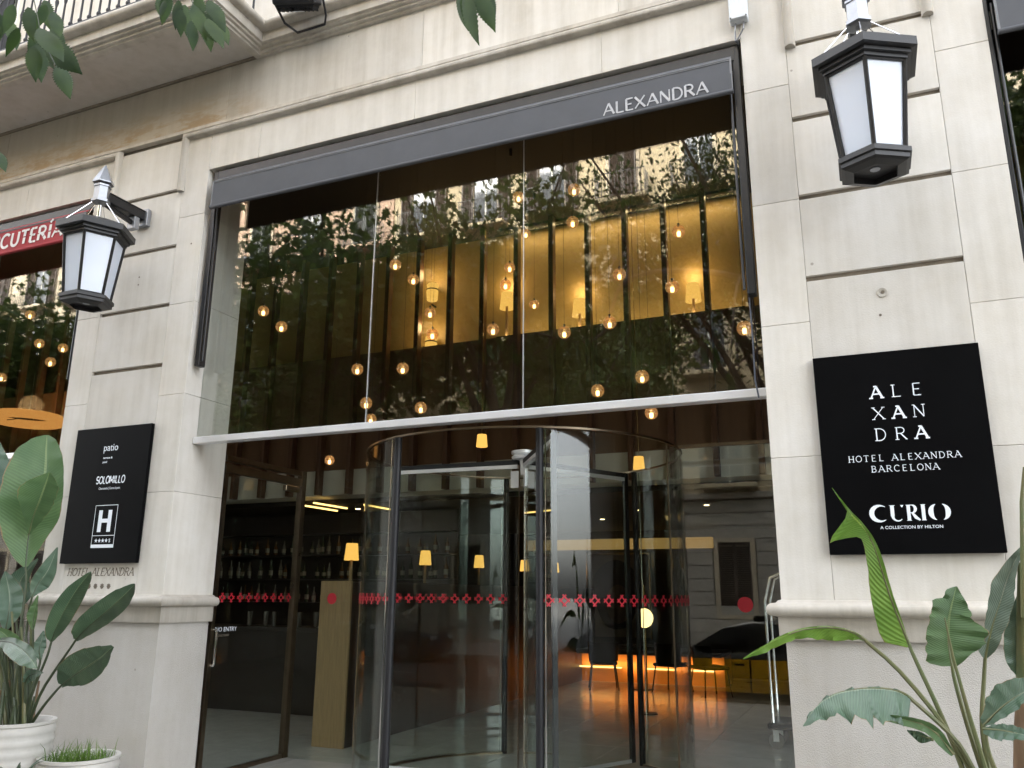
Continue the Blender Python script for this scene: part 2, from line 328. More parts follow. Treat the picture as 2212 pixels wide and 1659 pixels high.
# ------------------------------------------------------------------ lettering
def arc(cx, cy, rx, ry, a0, a1, n=10):
    return [(cx + rx * math.cos(R(a0 + (a1 - a0) * i / n)), cy + ry * math.sin(R(a0 + (a1 - a0) * i / n))) for i in range(n + 1)]
GL = {  # width, strokes (points, weight 1 = thick / .6 = thin), serif feet (x, y, half length)
 'A': (.86, [([(0, 0), (.43, 1)], .6), ([(.43, 1), (.86, 0)], 1), ([(.16, .34), (.70, .34)], .6)], [(0, 0, .15), (.86, 0, .15), (.36, 1, .12)]),
 'L': (.62, [([(.08, 0), (.08, 1)], 1), ([(.08, 0), (.62, 0)], .7)], [(.08, 1, .16), (.0, 0, .06)]),
 'E': (.62, [([(.08, 0), (.08, 1)], 1), ([(.08, 0), (.62, 0)], .7), ([(.08, .52), (.50, .52)], .7), ([(.08, 1), (.60, 1)], .7)], []),
 'X': (.80, [([(0, 1), (.80, 0)], 1), ([(0, 0), (.78, 1)], .6)], [(0, 0, .13), (.8, 0, .13), (.02, 1, .13), (.78, 1, .13)]),
 'N': (.80, [([(.06, 0), (.06, 1)], .6), ([(.06, 1), (.74, 0)], 1), ([(.74, 0), (.74, 1)], .6)], [(.06, 0, .14), (.74, 1, .14), (0, 1, .08)]),
 'D': (.78, [([(.08, 0), (.08, 1)], 1), ([(.08, 0), (.3, 0)] + arc(.3, .5, .46, .5, -90, 90) + [(.08, 1)], .75)], [(.04, 0, .1), (.04, 1, .1)]),
 'R': (.76, [([(.08, 0), (.08, 1)], 1), ([(.08, 1), (.36, 1)] + arc(.36, .75, .28, .25, 90, -90) + [(.08, .5)], .75), ([(.36, .5), (.76, 0)], 1)], [(.08, 0, .15), (.04, 1, .08), (.76, 0, .08)]),
 'H': (.80, [([(.08, 0), (.08, 1)], 1), ([(.72, 0), (.72, 1)], 1), ([(.08, .5), (.72, .5)], .7)], [(.08, 0, .15), (.72, 0, .15), (.08, 1, .15), (.72, 1, .15)]),
 'O': (.86, [(arc(.43, .5, .42, .5, 0, 360, 20), .85)], []),
 'T': (.72, [([(.36, 0), (.36, 1)], 1), ([(0, 1), (.72, 1)], .7)], [(.36, 0, .16), (0, .94, .04), (.72, .94, .04)]),
 'B': (.70, [([(.08, 0), (.08, 1)], 1), ([(.08, 1), (.34, 1)] + arc(.34, .76, .24, .24, 90, -90) + [(.08, .52)], .75), ([(.34, .52)] + arc(.36, .26, .3, .26, 90, -90) + [(.08, 0)], .75)], [(.02, 0, .08), (.02, 1, .08)]),
 'C': (.78, [(arc(.43, .5, .42, .5, 45, 315, 16), .85)], [(.74, .84, .03)]),
 'U': (.78, [([(.08, 1), (.08, .35)] + arc(.39, .35, .31, .35, 180, 360) + [(.70, 1)], .9)], []),
 'I': (.30, [([(.15, 0), (.15, 1)], 1)], [(.15, 0, .15), (.15, 1, .15)]),
 'Í': (.30, [([(.15, 0), (.15, 1)], 1), ([(.08, 1.16), (.30, 1.36)], .8)], []),
 'M': (.95, [([(.06, 0), (.06, 1)], 1), ([(.06, 1), (.47, .25)], 1), ([(.47, .25), (.88, 1)], 1), ([(.88, 1), (.88, 0)], 1)], []),
 'S': (.70, [(arc(.35, .74, .3, .26, 30, 270, 10) + arc(.35, .26, .32, .26, 90, -150, 10)[1:], .9)], []),
}
def ribbon(m, pts, wt, y0, y1, f):                    # flat stroke -> thin raised prism ; f maps 2-D to XZ
    P = [Vector(p) for p in pts]; n = len(P); closed = (P[0] - P[-1]).length < 1e-4; Lf, Rt = [], []
    for i, p in enumerate(P):
        a = P[i - 1] if i else (P[-2] if closed else p); b = P[i + 1] if i < n - 1 else (P[1] if closed else p)
        t = (b - a).normalized(); nn = Vector((-t.y, t.x)); wv = wt[i] if isinstance(wt, list) else wt
        Lf.append(f(p + nn * wv / 2)); Rt.append(f(p - nn * wv / 2))
    base = len(m.v)
    for i in range(n):
        for q in (Lf[i], Rt[i]):
            m.v.append((q[0], y0, q[1])); m.v.append((q[0], y1, q[1]))
    for i in range(n - 1):
        k = base + 4 * i
        m.f += [(k, k + 4, k + 6, k + 2), (k, k + 1, k + 5, k + 4), (k + 2, k + 6, k + 7, k + 3)]
def strokes(m, text, x, z, h, yf, wt=.13, serif=False, sp=.22, shear=0, sx=1, mono=0, gaps=False, bold=()):
    cx = x; k = 0
    for ci, ch in enumerate(text):
        if ch == ' ': cx += h * sx * (mono or .55); continue
        w_, st, sf = GL[ch]; off = (mono - w_) / 2 if mono else 0
        f = lambda p: (cx + (p[0] + off) * h * sx + p[1] * h * shear, z + p[1] * h)
        W = wt * (2.0 if ci in bold else 1)
        parts = list(st)
        if serif: parts += [([(a - l, b), (a + l, b)], .62) for a, b, l in sf]
        for pts, wv in parts:
            segs = [pts]
            if gaps and len(pts) == 2:
                a, b = Vector(pts[0]), Vector(pts[1]); segs = [[a, a + (b - a) * .46], [a + (b - a) * .54, b]]
            for s_ in segs:
                yy = yf - .0004 - .00023 * (k % 11); k += 1
                ribbon(m, s_, W * wv * 1.0, yy, yf, f)
        cx += h * sx * ((mono or w_) + sp)
    return cx - h * sx * sp
def swidth(text, h, sp=.22, sx=1, mono=0):
    return sum(h * sx * ((mono or .55) if c == ' ' else (mono or GL[c][0]) + sp) for c in text) - h * sx * sp
def fonttext(text, x, z, h, yf, mat, parent, align='LEFT', name='lettering', sx=1, plane='XZ', off=0.0):
    cu = bpy.data.curves.new('t', 'FONT'); cu.body = text; cu.size = h * 1.38; cu.align_x = align; cu.extrude = .0004; cu.offset = off; cu.resolution_u = 3
    o = bpy.data.objects.new('t', cu); COL.objects.link(o); bpy.context.view_layer.update()
    me = bpy.data.meshes.new_from_object(o.evaluated_get(bpy.context.evaluated_depsgraph_get()))
    bpy.data.objects.remove(o); me.name = name
    for v in me.vertices:
        a, b, c = v.co
        v.co = (x + a * sx, yf - .0006 - c, z + b) if plane == 'XZ' else (x + .0006 + c, yf + a * sx, z + b)
    me.materials.clear(); me.materials.append(mat)
    ob = bpy.data.objects.new(name, me); COL.objects.link(ob); setpar(ob, parent); return ob

# ================================================================== SETTING
def sheet(name, mat, x0, x1, y0, y1, z, th=.3):
    return struct(MB().box(x0, x1, y0, y1, z - th, z).build(name, mat))
M['paving'] = pbr('street_paving', (.30, .29, .27), .75, noise=.25, nscale=4, bump=.1)
M['asphalt'] = pbr('asphalt', (.05, .05, .052), .85, noise=.3, nscale=6, bump=.3, bscale=120)
M['kerb'] = pbr('granite_kerb', (.33, .32, .30), .7, noise=.2, nscale=12)
M['line'] = pbr('road_paint', (.72, .72, .70), .6, noise=.2, nscale=9)
sheet('ground', M['paving'], -400, 400, -400, 60, -.42, .2)
sheet('pavement', M['paving'], -60, 60, -6.1, 0.15, -.15, .2)
sheet('road', M['asphalt'], -60, 60, -15.5, -6.25, -.33, .08)
sheet('opposite_pavement', M['paving'], -60, 60, -22, -15.65, -.18, .22)
struct(MB().cbox(-60, 60, -6.25, -6.1, -.40, -.146, .015).build('kerb', M['kerb']))
struct(MB().cbox(-60, 60, -15.65, -15.5, -.40, -.176, .015).build('opposite_kerb', M['kerb']))
mk = MB()
for i in range(-14, 15): mk.box(i * 4.0, i * 4.0 + 2, -11.0, -10.88, -.34, -.326)
struct(mk.build('lane_marking', M['line']))
# lobby shell
lf = struct(MB().box(-19, 9, .16, 12.4, -.15, -.004).build('lobby_floor', pbr('tile_joint', (.16, .15, .13), .6)))
tile = None
for i in range(-14, 2):
    for j in range(0, 13):
        if rnd.random() < 2:
            if tile is None:
                tile = MB().box(.002, .90, .002, .90, -.004, 0).build('floor_tile', M['floor'], lf); base_tile = tile
            else:
                tile = base_tile.copy(); COL.objects.link(tile)
            tile.location = (i * .904, .2 + j * .904, 0)
struct(MB().box(-19, 9, .62, 12.4, 7.03, 7.2).build('lobby_ceiling', M['ceiling']))
rw = struct(MB().box(-19, 9, 12.4, 12.6, -.15, 7.05).build('lobby_rear_wall', M['dark_wall']))
struct(MB().box(-19.2, -19, .6, 12.4, -.15, 7.05).build('lobby_side_wall', M['dark_wall']))
struct(MB().box(3.0, 3.2, .62, 12.4, -.15, 7.05).build('lobby_end_wall', M['brown_panel']))
# mezzanine front: white band below, brown boarding, a shelf and the gold (or dark) wall above
struct(MB().box(-19, 3, 5.05, 12.4, 3.06, 3.45).build('mezzanine_edge', M['white_band']))
struct(MB().box(-19, 3, 5.05, 5.32, 3.453, 5.28).build('mezzanine_boarding', M['brown_panel']))
struct(MB().box(-10.0, 3, 5.33, 5.45, 3.46, 7.03).build('gold_wall', M['gold_wall']))
struct(MB().box(-19, -10.0, 5.33, 5.45, 3.46, 7.03).build('dark_upper_wall', M['dark_wall']))
struct(MB().box(-19, 3, 5.5, 12.4, 2.98, 3.056).build('lower_ceiling', M['ceiling']))

# ================================================================== HOTEL FACADE
hotel = thing('hotel_facade', (-3, 0, -.15), 'cream stone hotel street front with moulded ledges and wide glazed bays', 'building')
BAYS = [(-12.2, -7.13), (-5.597, -.527), (1.035, 6.1)]
PIL = [(-13.77, -12.2), (-7.13, -5.597), (-.527, 1.035), (6.1, 7.67)]
def block(x0, x1, z0, z1, y0=0.0, y1=.24, mat='stone', name='stone_block', par=hotel, c=.0025, g=.0011):
    return MB().cbox(x0 + g, x1 - g, y0, y1, z0 + g, z1 - g, c).build(name, M[mat], par)
for (a, b) in PIL:
    MB().box(a + .02, b - .02, .028, .57, -.15, 6.1).build('wall_core', M['core'], hotel)
    ca, cb = a + .311, b - .318
    for z0, z1 in ((1.50, 2.466), (2.466, 3.36), (3.36, 4.25), (4.25, 5.15), (5.15, 6.02)):
        for (u, v, inner) in ((a, ca, a), (cb, b, b)):
            block(u, v, z0, z1, 0, .6, 'stone')
    for z0, z1 in ((1.50, 2.466), (2.466, 3.642), (3.678, 4.240), (4.276, 4.842), (4.880, 5.445), (5.482, 6.02)):
        block(ca, cb, z0, z1, 0.0, .24, 'stone')
    # plinth with its rounded ledge returning into the opening
    MB().box(a + .012, b - .012, .008, .59, -.15, 1.372).build('plinth', M['plinth'], hotel)
    prof = [(0, 1.345), (.018, 1.345), (.022, 1.352), (.022, 1.478), (.04, 1.482)]
    prof += [(.045 + .040 * math.sin(R(t)), 1.521 - .040 * math.cos(R(t))) for t in range(10, 180, 17)] + [(.03, 1.562), (.018, 1.575), (0, 1.580)]
    path = [((a, .6, 0), (-1, 0, 0), (0, 0, 1)), ((a, 0, 0), (-1, -1, 0), (0, 0, 1)), ((b, 0, 0), (1, -1, 0), (0, 0, 1)), ((b, .6, 0), (1, 0, 0), (0, 0, 1))]
    MB().sweep(prof, path).build('ledge', M['mould'], hotel, smooth=True)
# lintel courses over the openings
for (a, b) in BAYS:
    MB().box(a - .02, b + .02, .03, .57, 5.64, 6.1).build('lintel_core', M['core'], hotel)
    cuts = [a, a + .6, a + 2.3, a + 4.0, b]
    for u, v in zip(cuts, cuts[1:]): block(u, v, 5.612, 6.02, 0, .6)
MB().box(-20, -13.77, 0, .57, -.15, 6.1).build('wall_end', M['stone'], hotel)
MB().box(7.67, 12, 0, .57, -.15, 6.1).build('wall_end', M['stone'], hotel)
# frieze course
cuts = [-20, -15.3, -11.9, -8.7, -5.46, -3.25, -1.45, .3, 2.1, 4.6, 7.6, 12]
for u, v in zip(cuts, cuts[1:]): block(u, v, 6.105, 6.74, .012, .3, 'frieze')
MB().box(-20, 12, .04, .57, 6.06, 6.8).build('wall_core', M['core'], hotel)
# string course: a thin continuous fillet and label mouldings that turn down beside the bays
MB().box(-20, 12, -.034, .03, 6.072, 6.106).build('string_fillet', M['mould'], hotel)
hp = [(0, -.036), (.02, -.036)] + [(.026 + .030 * math.sin(R(t)), -.002 - .030 * math.cos(R(t))) for t in range(15, 180, 22)] + [(.014, .032), (0, .036)]
def hood(x0, x1, zt=6.034, zb=5.435):
    pts = [(x0, zb), (x0, zt), (x1, zt), (x1, zb)]
    ups = [(-1, 0), (-1, 1), (1, 1), (1, 0)]
    m = MB(); prof = [(-a, b) for a, b in hp]
    m.sweep(prof, [((p[0], -.0, p[1]), (0, 1, 0), (u[0], 0, u[1])) for p, u in zip(pts, ups)])
    m.build('label_moulding', M['mould'], hotel, smooth=True)
hood(-12.53, -6.835); hood(-5.925, -.185); hood(.705, 6.43)
# cornice that swells into the balcony slab on the left
cp = [(-.05, 6.735), (.022, 6.735), (.026, 6.752), (.05, 6.757), (.05, 6.782), (.078, 6.788), (.082, 6.806), (.105, 6.812), (.105, 6.915), (.125, 6.92)]
cp += [(.135 + .046 * math.sin(R(t)), 6.966 - .046 * math.cos(R(t))) for t in range(10, 180, 20)] + [(.10, 7.02), (-.05, 7.03)]
BX, BY = -5.09, -.66
MB().sweep(cp, [((12, 0, 0), (0, -1, 0), (0, 0, 1)), ((BX, 0, 0), (1, -1, 0), (0, 0, 1)), ((BX, BY, 0), (1, -1, 0), (0, 0, 1)), ((-11.3, BY, 0), (-1, -1, 0), (0, 0, 1)), ((-11.3, 0, 0), (-1, -1, 0), (0, 0, 1)), ((-20, 0, 0), (0, -1, 0), (0, 0, 1))]).build('cornice', M['mould'], hotel, smooth=True)
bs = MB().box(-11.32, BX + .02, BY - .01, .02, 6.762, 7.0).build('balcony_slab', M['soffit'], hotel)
MB().box(-11.3, BX, -.012, .01, 6.745, 6.7615).build('crack_line', M['core'], bs)
# iron railing on the balcony, baluster by baluster
rail = thing('balcony_railing', (-8, -.74, 7.03), 'black iron balcony railing with slim turned balusters above the stone balcony', 'railing')
MB().box(-11.35, BX + .04, -.76, -.72, 7.075, 7.095).build('bottom_rail', M['iron'], rail)
MB().box(-11.35, BX + .04, -.765, -.715, 7.98, 8.01).build('top_rail', M['iron'], rail)
MB().box(BX, BX + .04, -.70, .0, 7.075, 7.095).build('return_rail', M['iron'], rail)
MB().box(BX, BX + .04, -.70, .0, 7.98, 8.01).build('return_rail', M['iron'], rail)
bal = MB().lathe([(.013, 7.095), (.022, 7.11), (.024, 7.13), (.012, 7.15), (.011, 7.2), (.010, 7.4), (.020, 7.46), (.010, 7.52), (.009, 7.6), (.009, 7.97)], 8).build('baluster', M['iron'], rail, True)
nb = 0
for i in range(48):
    x = BX + .02 - i * .13
    o = bal if nb == 0 else bal.copy()
    if nb: COL.objects.link(o)
    o.location = (x, -.74, 0); nb += 1
for i in range(1, 5):
    o = bal.copy(); COL.objects.link(o); o.location = (BX + .02, -.74 + i * .14, 0)
# upper storeys, solid, made tall to shade the houses opposite
MB().box(-20, 12, .1, .61, 6.79, 7.21).build('wall_core', M['stone'], hotel)
up = MB().box(-20, 12, .1, 12.6, 7.212, 30.5).build('upper_storeys', M['stone'], hotel)
for i in range(-3, 2):
    for k in range(4):
        x = i * 3.32 - 3; z = 7.3 + k * 3.7
        wn = MB().box(x - .6, x + .6, .06, .13, z, z + 2.5).build('window', M['white_band'], hotel)
        MB().box(x - .5, x + .5, .045, .07, z + .1, z + 2.4).build('pane', M['black_sign'], wn)
nb_ = thing('added_neighbour', (-40, 6, -.15), 'plain stone building added out of view left of the hotel to block the sun', 'building')  # out of view, added to keep the sun off the houses opposite
MB().box(-62, -20.02, .05, 12.6, -.15, 30.0).build('wall', M['stone'], nb_)
for i in range(10):
    for k in range(6):
        x = -59 + i * 4; z = .8 + k * 3.7; wn = MB().box(x - .6, x + .6, .0, .06, z, z + 2.4).build('window', M['white_band'], nb_); MB().box(x - .5, x + .5, -.012, .001, z + .1, z + 2.3).build('pane', M['black_sign'], wn)
nc_ = thing('added_neighbour', (25, 6, -.15), 'plain stone building added out of view right of the hotel to lengthen its shade', 'building')  # same on the right, added to carry the hotel's shade along the street
MB().box(12.02, 40, .05, 12.6, -.15, 29.5).build('wall', M['stone'], nc_)
# carved lettering under the left plaque
m = MB(); strokes(m, 'HOTEL ALEXANDRA', -6.775, 1.741, .066, -.0002, .13, True, .16, .22, .93); m.build('carved_lettering', M['carved'], hotel)
m = MB()
for i in range(4):
    cx, cz = -6.484 + i * .0805, 1.648
    for k in range(4):
        a = R(k * 45); d = Vector((math.cos(a), math.sin(a))) * .024; ribbon(m, [(cx - d.x, cz - d.y), (cx + d.x, cz + d.y)], .011, -.0008 - .0003 * k, -.0001, lambda p: (p[0], p[1]))
m.build('carved_stars', M['carved'], hotel)

MB().lathe([(.034, 0), (.034, .004), (.030, .006), (.018, .004), (.014, .002)], 14).build('anchor_plug', M['mould'], hotel).data.transform(Matrix.Translation((.235, -.0005, 3.50)) @ Matrix.Rotation(R(90), 4, 'X'))
MB().lathe([(.011, 0), (.011, .0042)], 10).build('anchor_hole', M['carved'], hotel).data.transform(Matrix.Translation((.238, -.0008, 3.502)) @ Matrix.Rotation(R(90), 4, 'X'))
for x, z in ((.21, 3.35), (-6.35, 4.60), (-6.35, 4.52), (-5.72, 4.85)): MB().lathe([(.009, 0), (.009, .0012)], 8).build('screw_hole', M['carved'], hotel).data.transform(Matrix.Translation((x, -.0004, z)) @ Matrix.Rotation(R(90), 4, 'X'))
# ------------------------------------------------------------------ black wall plaques
def plaque(name, cx, label):
    t = thing(name, (cx, -.03, 1.85), label, 'sign')
    MB().cbox(cx - .472, cx + .472, -.045, -.008, 1.848, 3.095, .003).build('panel', M['black_sign'], t)
    return t
YF = -.0455
s1 = plaque('hotel_sign', .254, 'square black plaque with white ALEXANDRA letter grid on the right pilaster')
XM = .235
for r_, (row, bold, zz) in enumerate((('ALE', (0,), 2.800), ('XAN', (1,), 2.665), ('DRA', (2,), 2.532))):
    m = MB(); hh = .074
    strokes(m, row, .249 - .113 - .037, zz, hh, YF, .095, True, .527, 0, 1.0, 1.0, bold=bold); m.build('lettering', M['letter'], s1)
for txt, zz in (('HOTEL ALEXANDRA', 2.406), ('BARCELONA', 2.339)):
    m = MB(); hh = .037; wd = swidth(txt, hh, .26, 1.0, .89); strokes(m, txt, .2485 - wd / 2, zz, hh, YF, .12, True, .26, 0, 1.0, .89); m.build('lettering', M['letter'], s1)
def curio(m, x, z, h):
    f = lambda p: (x + p[0] * h, z + p[1] * h)
    S = []
    def cres(cx, a0, a1, rx=.52, flip=1): 
        pts = arc(cx, .5, rx, .5, a0, a1, 14); wd = [.03 + .27 * math.sin(math.pi * i / 14) ** 1.3 for i in range(15)]; S.append((pts, wd))
    cres(.52, 55, 305)
    S.append(([(1.22, .98), (1.22, .32)] + arc(1.52, .32, .30, .32, 180, 320, 6), [.22, .22] + [.20, .16, .12, .10, .08, .06, .04]))
    S.append(([(1.80, 1.0), (1.80, .86)], [.2, .04])); S.append(([(1.06, .985), (1.40, .985)], .03))
    S.append(([(2.16, 0.0), (2.16, 1)], .2)); S.append(([(2.22, .98)] + arc(2.36, .74, .20, .24, 90, -90, 8) + [(2.22, .5)], [.05, .05, .1, .14, .17, .18, .17, .14, .1, .05, .04]))
    S.append(([(2.36, .5), (2.55, .2), (2.78, .02)], [.12, .2, .1])); S.append(([(2.02, .985), (2.3, .985)], .03)); S.append(([(2.02, .015), (2.3, .015)], .03))
    S.append(([(3.0, 0), (3.0, 1)], .21)); S.append(([(2.86, .985), (3.14, .985)], .03)); S.append(([(2.86, .015), (3.14, .015)], .03))
    cres(3.82, 105, 255, .40); cres(3.99, -75, 75, .40)
    for k, (p, wd) in enumerate(S): ribbon(m, p, wd, YF - .0004 - .0002 * (k % 5), YF, f)
m = MB(); curio(m, .040, 2.041, .094); m.build('lettering', M['letter'], s1)
fonttext('A COLLECTION BY HILTON', .249, 1.995, .0185, YF, M['letter'], s1, 'CENTER', sx=1.06, off=.0002)
s2 = plaque('directory_sign', -6.376, 'black plaque with patio lettering and a white H star badge on the left pilaster')
fonttext('patio', -6.472, 2.869, .070, YF, M['letter'], s2, sx=.95)
fonttext('terrace &', -6.462, 2.796, .019, YF, M['letter'], s2, sx=1.15, off=.0006); fonttext('pool', -6.462, 2.757, .019, YF, M['letter'], s2, sx=1.15, off=.0006)
m = MB(); hh = .064; wd = swidth('SOLOMILLO', hh, .14, .74); strokes(m, 'SOLOMILLO', -6.336 - wd / 2, 2.566, hh, YF, .21, False, .14, .06, .74, gaps=True); m.build('lettering', M['letter'], s2)
fonttext('Charcutería | Carne al peso', -6.336, 2.510, .022, YF, M['letter'], s2, 'CENTER', sx=.78)
m = MB(); bx0, bx1, bz0, bz1 = -6.473, -6.199, 1.985, 2.364
for k, (p, wd_) in enumerate((([(bx0, bz0), (bx0, bz1)], .005), ([(bx1, bz0), (bx1, bz1)], .005), ([(bx0, bz1), (bx1, bz1)], .005), ([(bx0, 2.092), (bx1, 2.092)], .005), ([(bx0 - .002, 1.998), (bx1 + .002, 1.998)], .030))):
    ribbon(m, p, wd_, YF - .0004 - .0002 * k, YF, lambda p: (p[0], p[1]))
for k, p in enumerate(([(-6.400, 2.124), (-6.400, 2.32)], [(-6.283, 2.124), (-6.283, 2.32)], [(-6.400, 2.225), (-6.283, 2.225)])):
    ribbon(m, p, .045 if k < 2 else .035, YF - .0004 - .0003 * k, YF, lambda p: (p[0], p[1]))
for i in range(4):
    cx, cz = -6.418 + i * .042, 2.047; pts = []
    for k in range(10):
        rr = .021 if k % 2 == 0 else .009; a = R(90 + 36 * k); pts.append((cx + rr * math.cos(a), cz + rr * math.sin(a)))
    m.prism(pts, YF - .0006, YF - .0001)
m.build('lettering', M['letter'], s2)
fonttext('S', -6.262, 2.031, .032, YF, M['letter'], s2, off=.001)

# ------------------------------------------------------------------ lanterns
def lantern(name, cx, dz, label, rot=30):
    t = thing(name, (cx, 0, 5.0 + dz), label, 'lantern', 'wall lanterns on the pilasters')
    ay = -.52; c = (cx, ay, dz); A0 = R(rot)
    hexl = lambda prof, **k: MB().lathe(prof, 6, c, True, A0)
    MB().cbox(cx - .085, cx + .085, -.05, 0.0, 5.07 + dz, 5.25 + dz, .006).build('wall_plate', M['grey_metal'], t)
    MB().cbox(cx - .052, cx + .052, ay + .05, -.045, 5.13 + dz, 5.215 + dz, .004).cbox(cx - .058, cx + .058, ay + .05, -.045, 5.216 + dz, 5.226 + dz, .002).build('arm', M['lantern_metal'], t)
    MB().tube([(cx, -.10, 5.06 + dz), (cx, ay + .06, 5.115 + dz)], .026, 6).build('brace', M['lantern_metal'], t)
    MB().cbox(cx - .05, cx + .05, -.16, -.1, 5.0 + dz, 5.128 + dz, .004).build('clamp', M['grey_metal'], t)
    hexl([(.058, 5.10), (.085, 5.105), (.085, 5.13), (.070, 5.135), (.070, 5.26), (.078, 5.262), (.078, 5.28), (.05, 5.285)]).build('head', M['grey_metal'], t)
    hexl([(.095, 5.30), (.095, 5.312), (.055, 5.40), (.006, 5.50)]).build('finial', M['grey_metal'], t)
    MB().tube([(cx, ay, 4.80 + dz), (cx, ay, 5.31 + dz)], .02, 10).build('rod', M['chrome'], t)
    for k in range(6):
        a = A0 + k * math.pi / 3
        MB().tube([(cx + .07 * math.cos(a), ay + .07 * math.sin(a), 5.10 + dz), (cx + .30 * math.cos(a), ay + .30 * math.sin(a), 4.83 + dz)], .0035, 5).build('stay_wire', M['chrome'], t)
    cap = hexl([(.10, 4.93), (.33, 4.832), (.342, 4.828), (.342, 4.772), (.318, 4.766), (.300, 4.765), (.300, 4.742), (.282, 4.738), (.276, 4.736), (.276, 4.716), (.25, 4.712)]).build('cap', M['lantern_metal'], t)
    RTp, RBt, ZT, ZB = .256, .196, 4.722, 4.150
    for k in range(6):
        a = A0 + k * math.pi / 3; b = a + math.pi / 3; m = MB()
        P = [Vector((cx + r * math.cos(q), ay + r * math.sin(q), z + dz)) for r, q, z in ((RBt, a, ZB), (RBt, b, ZB), (RTp, b, ZT), (RTp, a, ZT))]
        nrm = Vector((math.cos((a + b) / 2), math.sin((a + b) / 2), 0)) * .006
        m.add([p - nrm for p in P] + [p - nrm * 2 for p in P], [(0, 1, 2, 3), (7, 6, 5, 4), (0, 4, 5, 1), (1, 5, 6, 2), (2, 6, 7, 3), (3, 7, 4, 0)]).build('pane', M['opal'], t)
        MB().tube([(cx + RBt * math.cos(a), ay + RBt * math.sin(a), ZB + dz), (cx + RTp * math.cos(a), ay + RTp * math.sin(a), ZT + dz)], .0135, 6).build('corner_bar', M['lantern_metal'], t)
        for z, r in ((ZT - .012, RTp - .002), (ZB + .010, RBt)):
            MB().tube([(cx + r * math.cos(a), ay + r * math.sin(a), z + dz), (cx + r * math.cos(b), ay + r * math.sin(b), z + dz)], .009, 6).build('glazing_bar', M['lantern_metal'], t)
    hexl([(.19, 4.152), (.232, 4.148), (.232, 4.118), (.218, 4.112), (.218, 4.085), (.196, 4.075), (.140, 4.062), (.140, 4.10), (.02, 4.10)]).build('base_tray', M['lantern_metal'], t)
    MB().lathe([(.03, 4.095), (.03, 4.12)], 10, c).build('drain_boss', M['grey_metal'], t)
    return t
lantern('wall_lantern', -6.375, .055, 'hexagonal black lantern with opal panes on the left pilaster beside the red awning', 0)
lantern('wall_lantern', .25, .01, 'large near hexagonal black lantern with opal panes on the right pilaster')

# ------------------------------------------------------------------ awnings
def awning(name, x0, x1, mat, label, rails=True):
    t = thing(name, ((x0 + x1) / 2, 0, 5.15), label, 'awning')
    MB().box(x0 - .02, x1 + .02, .03, .16, 5.47, 5.585).build('cassette', M['black'], t)
    MB().add([(x0, -.045, 5.44), (x1, -.045, 5.44), (x1, .06, 5.535), (x0, .06, 5.535), (x0, -.040, 5.43), (x1, -.040, 5.43), (x1, .06, 5.52), (x0, .06, 5.52)], [(0, 1, 2, 3), (4, 7, 6, 5), (0, 4, 5, 1), (2, 6, 7, 3), (0, 3, 7, 4), (1, 5, 6, 2)]).build('hood', mat, t)
    # valance as a sheet with faint ripples
    m = MB(); n = 60
    for i in range(n + 1):
        x = x0 + (x1 - x0) * i / n; r_ = .0035 * math.sin(i * .9) + .002 * math.sin(i * 2.3)
        m.v += [(x, -.046, 5.438), (x, -.05 + r_, 5.30), (x, -.052 + r_ * .6, 5.17), (x, -.044 + r_ * .6, 5.17), (x, -.042 + r_, 5.30), (x, -.038, 5.438)]
    for i in range(n):
        for k in range(6):
            a = i * 6 + k; b = i * 6 + (k + 1) % 6; m.f.append((a, a + 6, b + 6, b))
    m.f.append((0, 1, 2, 3, 4, 5)); m.f.append(tuple(n * 6 + k for k in (5, 4, 3, 2, 1, 0)))
    m.build('valance', mat, t, True)
    for z in (5.436, 5.424): MB().box(x0 + .002, x1 - .002, -.0505, -.0475, z - .003, z + .003).build('seam', M['awning_trim'], t)
    MB().tube([(x0 - .01, -.046, 5.163), (x1 + .01, -.046, 5.163)], .019, 10).build('hem_bar', mat, t, True)
    for x in (x0, x1): MB().box(x - .007, x + .007, -.052, -.036, 5.15, 5.44).build('end_trim', M['awning_trim'], t)
    if rails:
        for x, s in ((x0 - .055, 1), (x1 + .03, -1)):
            MB().cbox(x - .028, x + .028, .035, .12, 3.62, 5.60, .006).build('guide_rail', M['black'], t)
            MB().tube([(x + .05 * s, .05, 3.66), (x + .05 * s, .05, 5.45)], .011, 8).build('folding_arm', M['black'], t)
    return t
aw = awning('awning', -5.475, -.605, M['awning'], 'dark grey canvas awning lettered ALEXANDRA above the main entrance window')
awr = awning('awning', -12.1, -7.19, M['red_canvas'], 'red canvas awning with white stencil letters over the left bay', True)
awg = awning('awning', 1.095, 6.0, M['awning'], 'plain dark grey awning at the right edge beyond the large lantern')
m = MB(); hh = .098; xx = -1.575
strokes(m, 'ALEXANDRA', xx, 5.193, hh, -.0545, .17, False, .16, 0, .99); m.build('lettering', M['awning_letter'], aw)
m = MB(); txt = 'CHARCUTERÍA'; hh = .155; wd = swidth(txt, hh, .16, 1.05)
strokes(m, txt, -7.49 - wd, 5.225, hh, -.0545, .22, False, .16, .05, 1.05, gaps=True); m.build('lettering', M['white_letter'], awr)
for awx in (aw, awr): pass
# blind cord at the right of the main window
tag(MB().tube([(-.60, .10, 3.62), (-.596, .09, 3.3), (-.60, .10, 3.02), (-.585, .11, 2.90)], .006, 6).build('blind_cord', pbr('grey_cord', (.10, .11, .14), .5)), 'thin grey blind cord hanging at the right edge of the main window', 'cord')

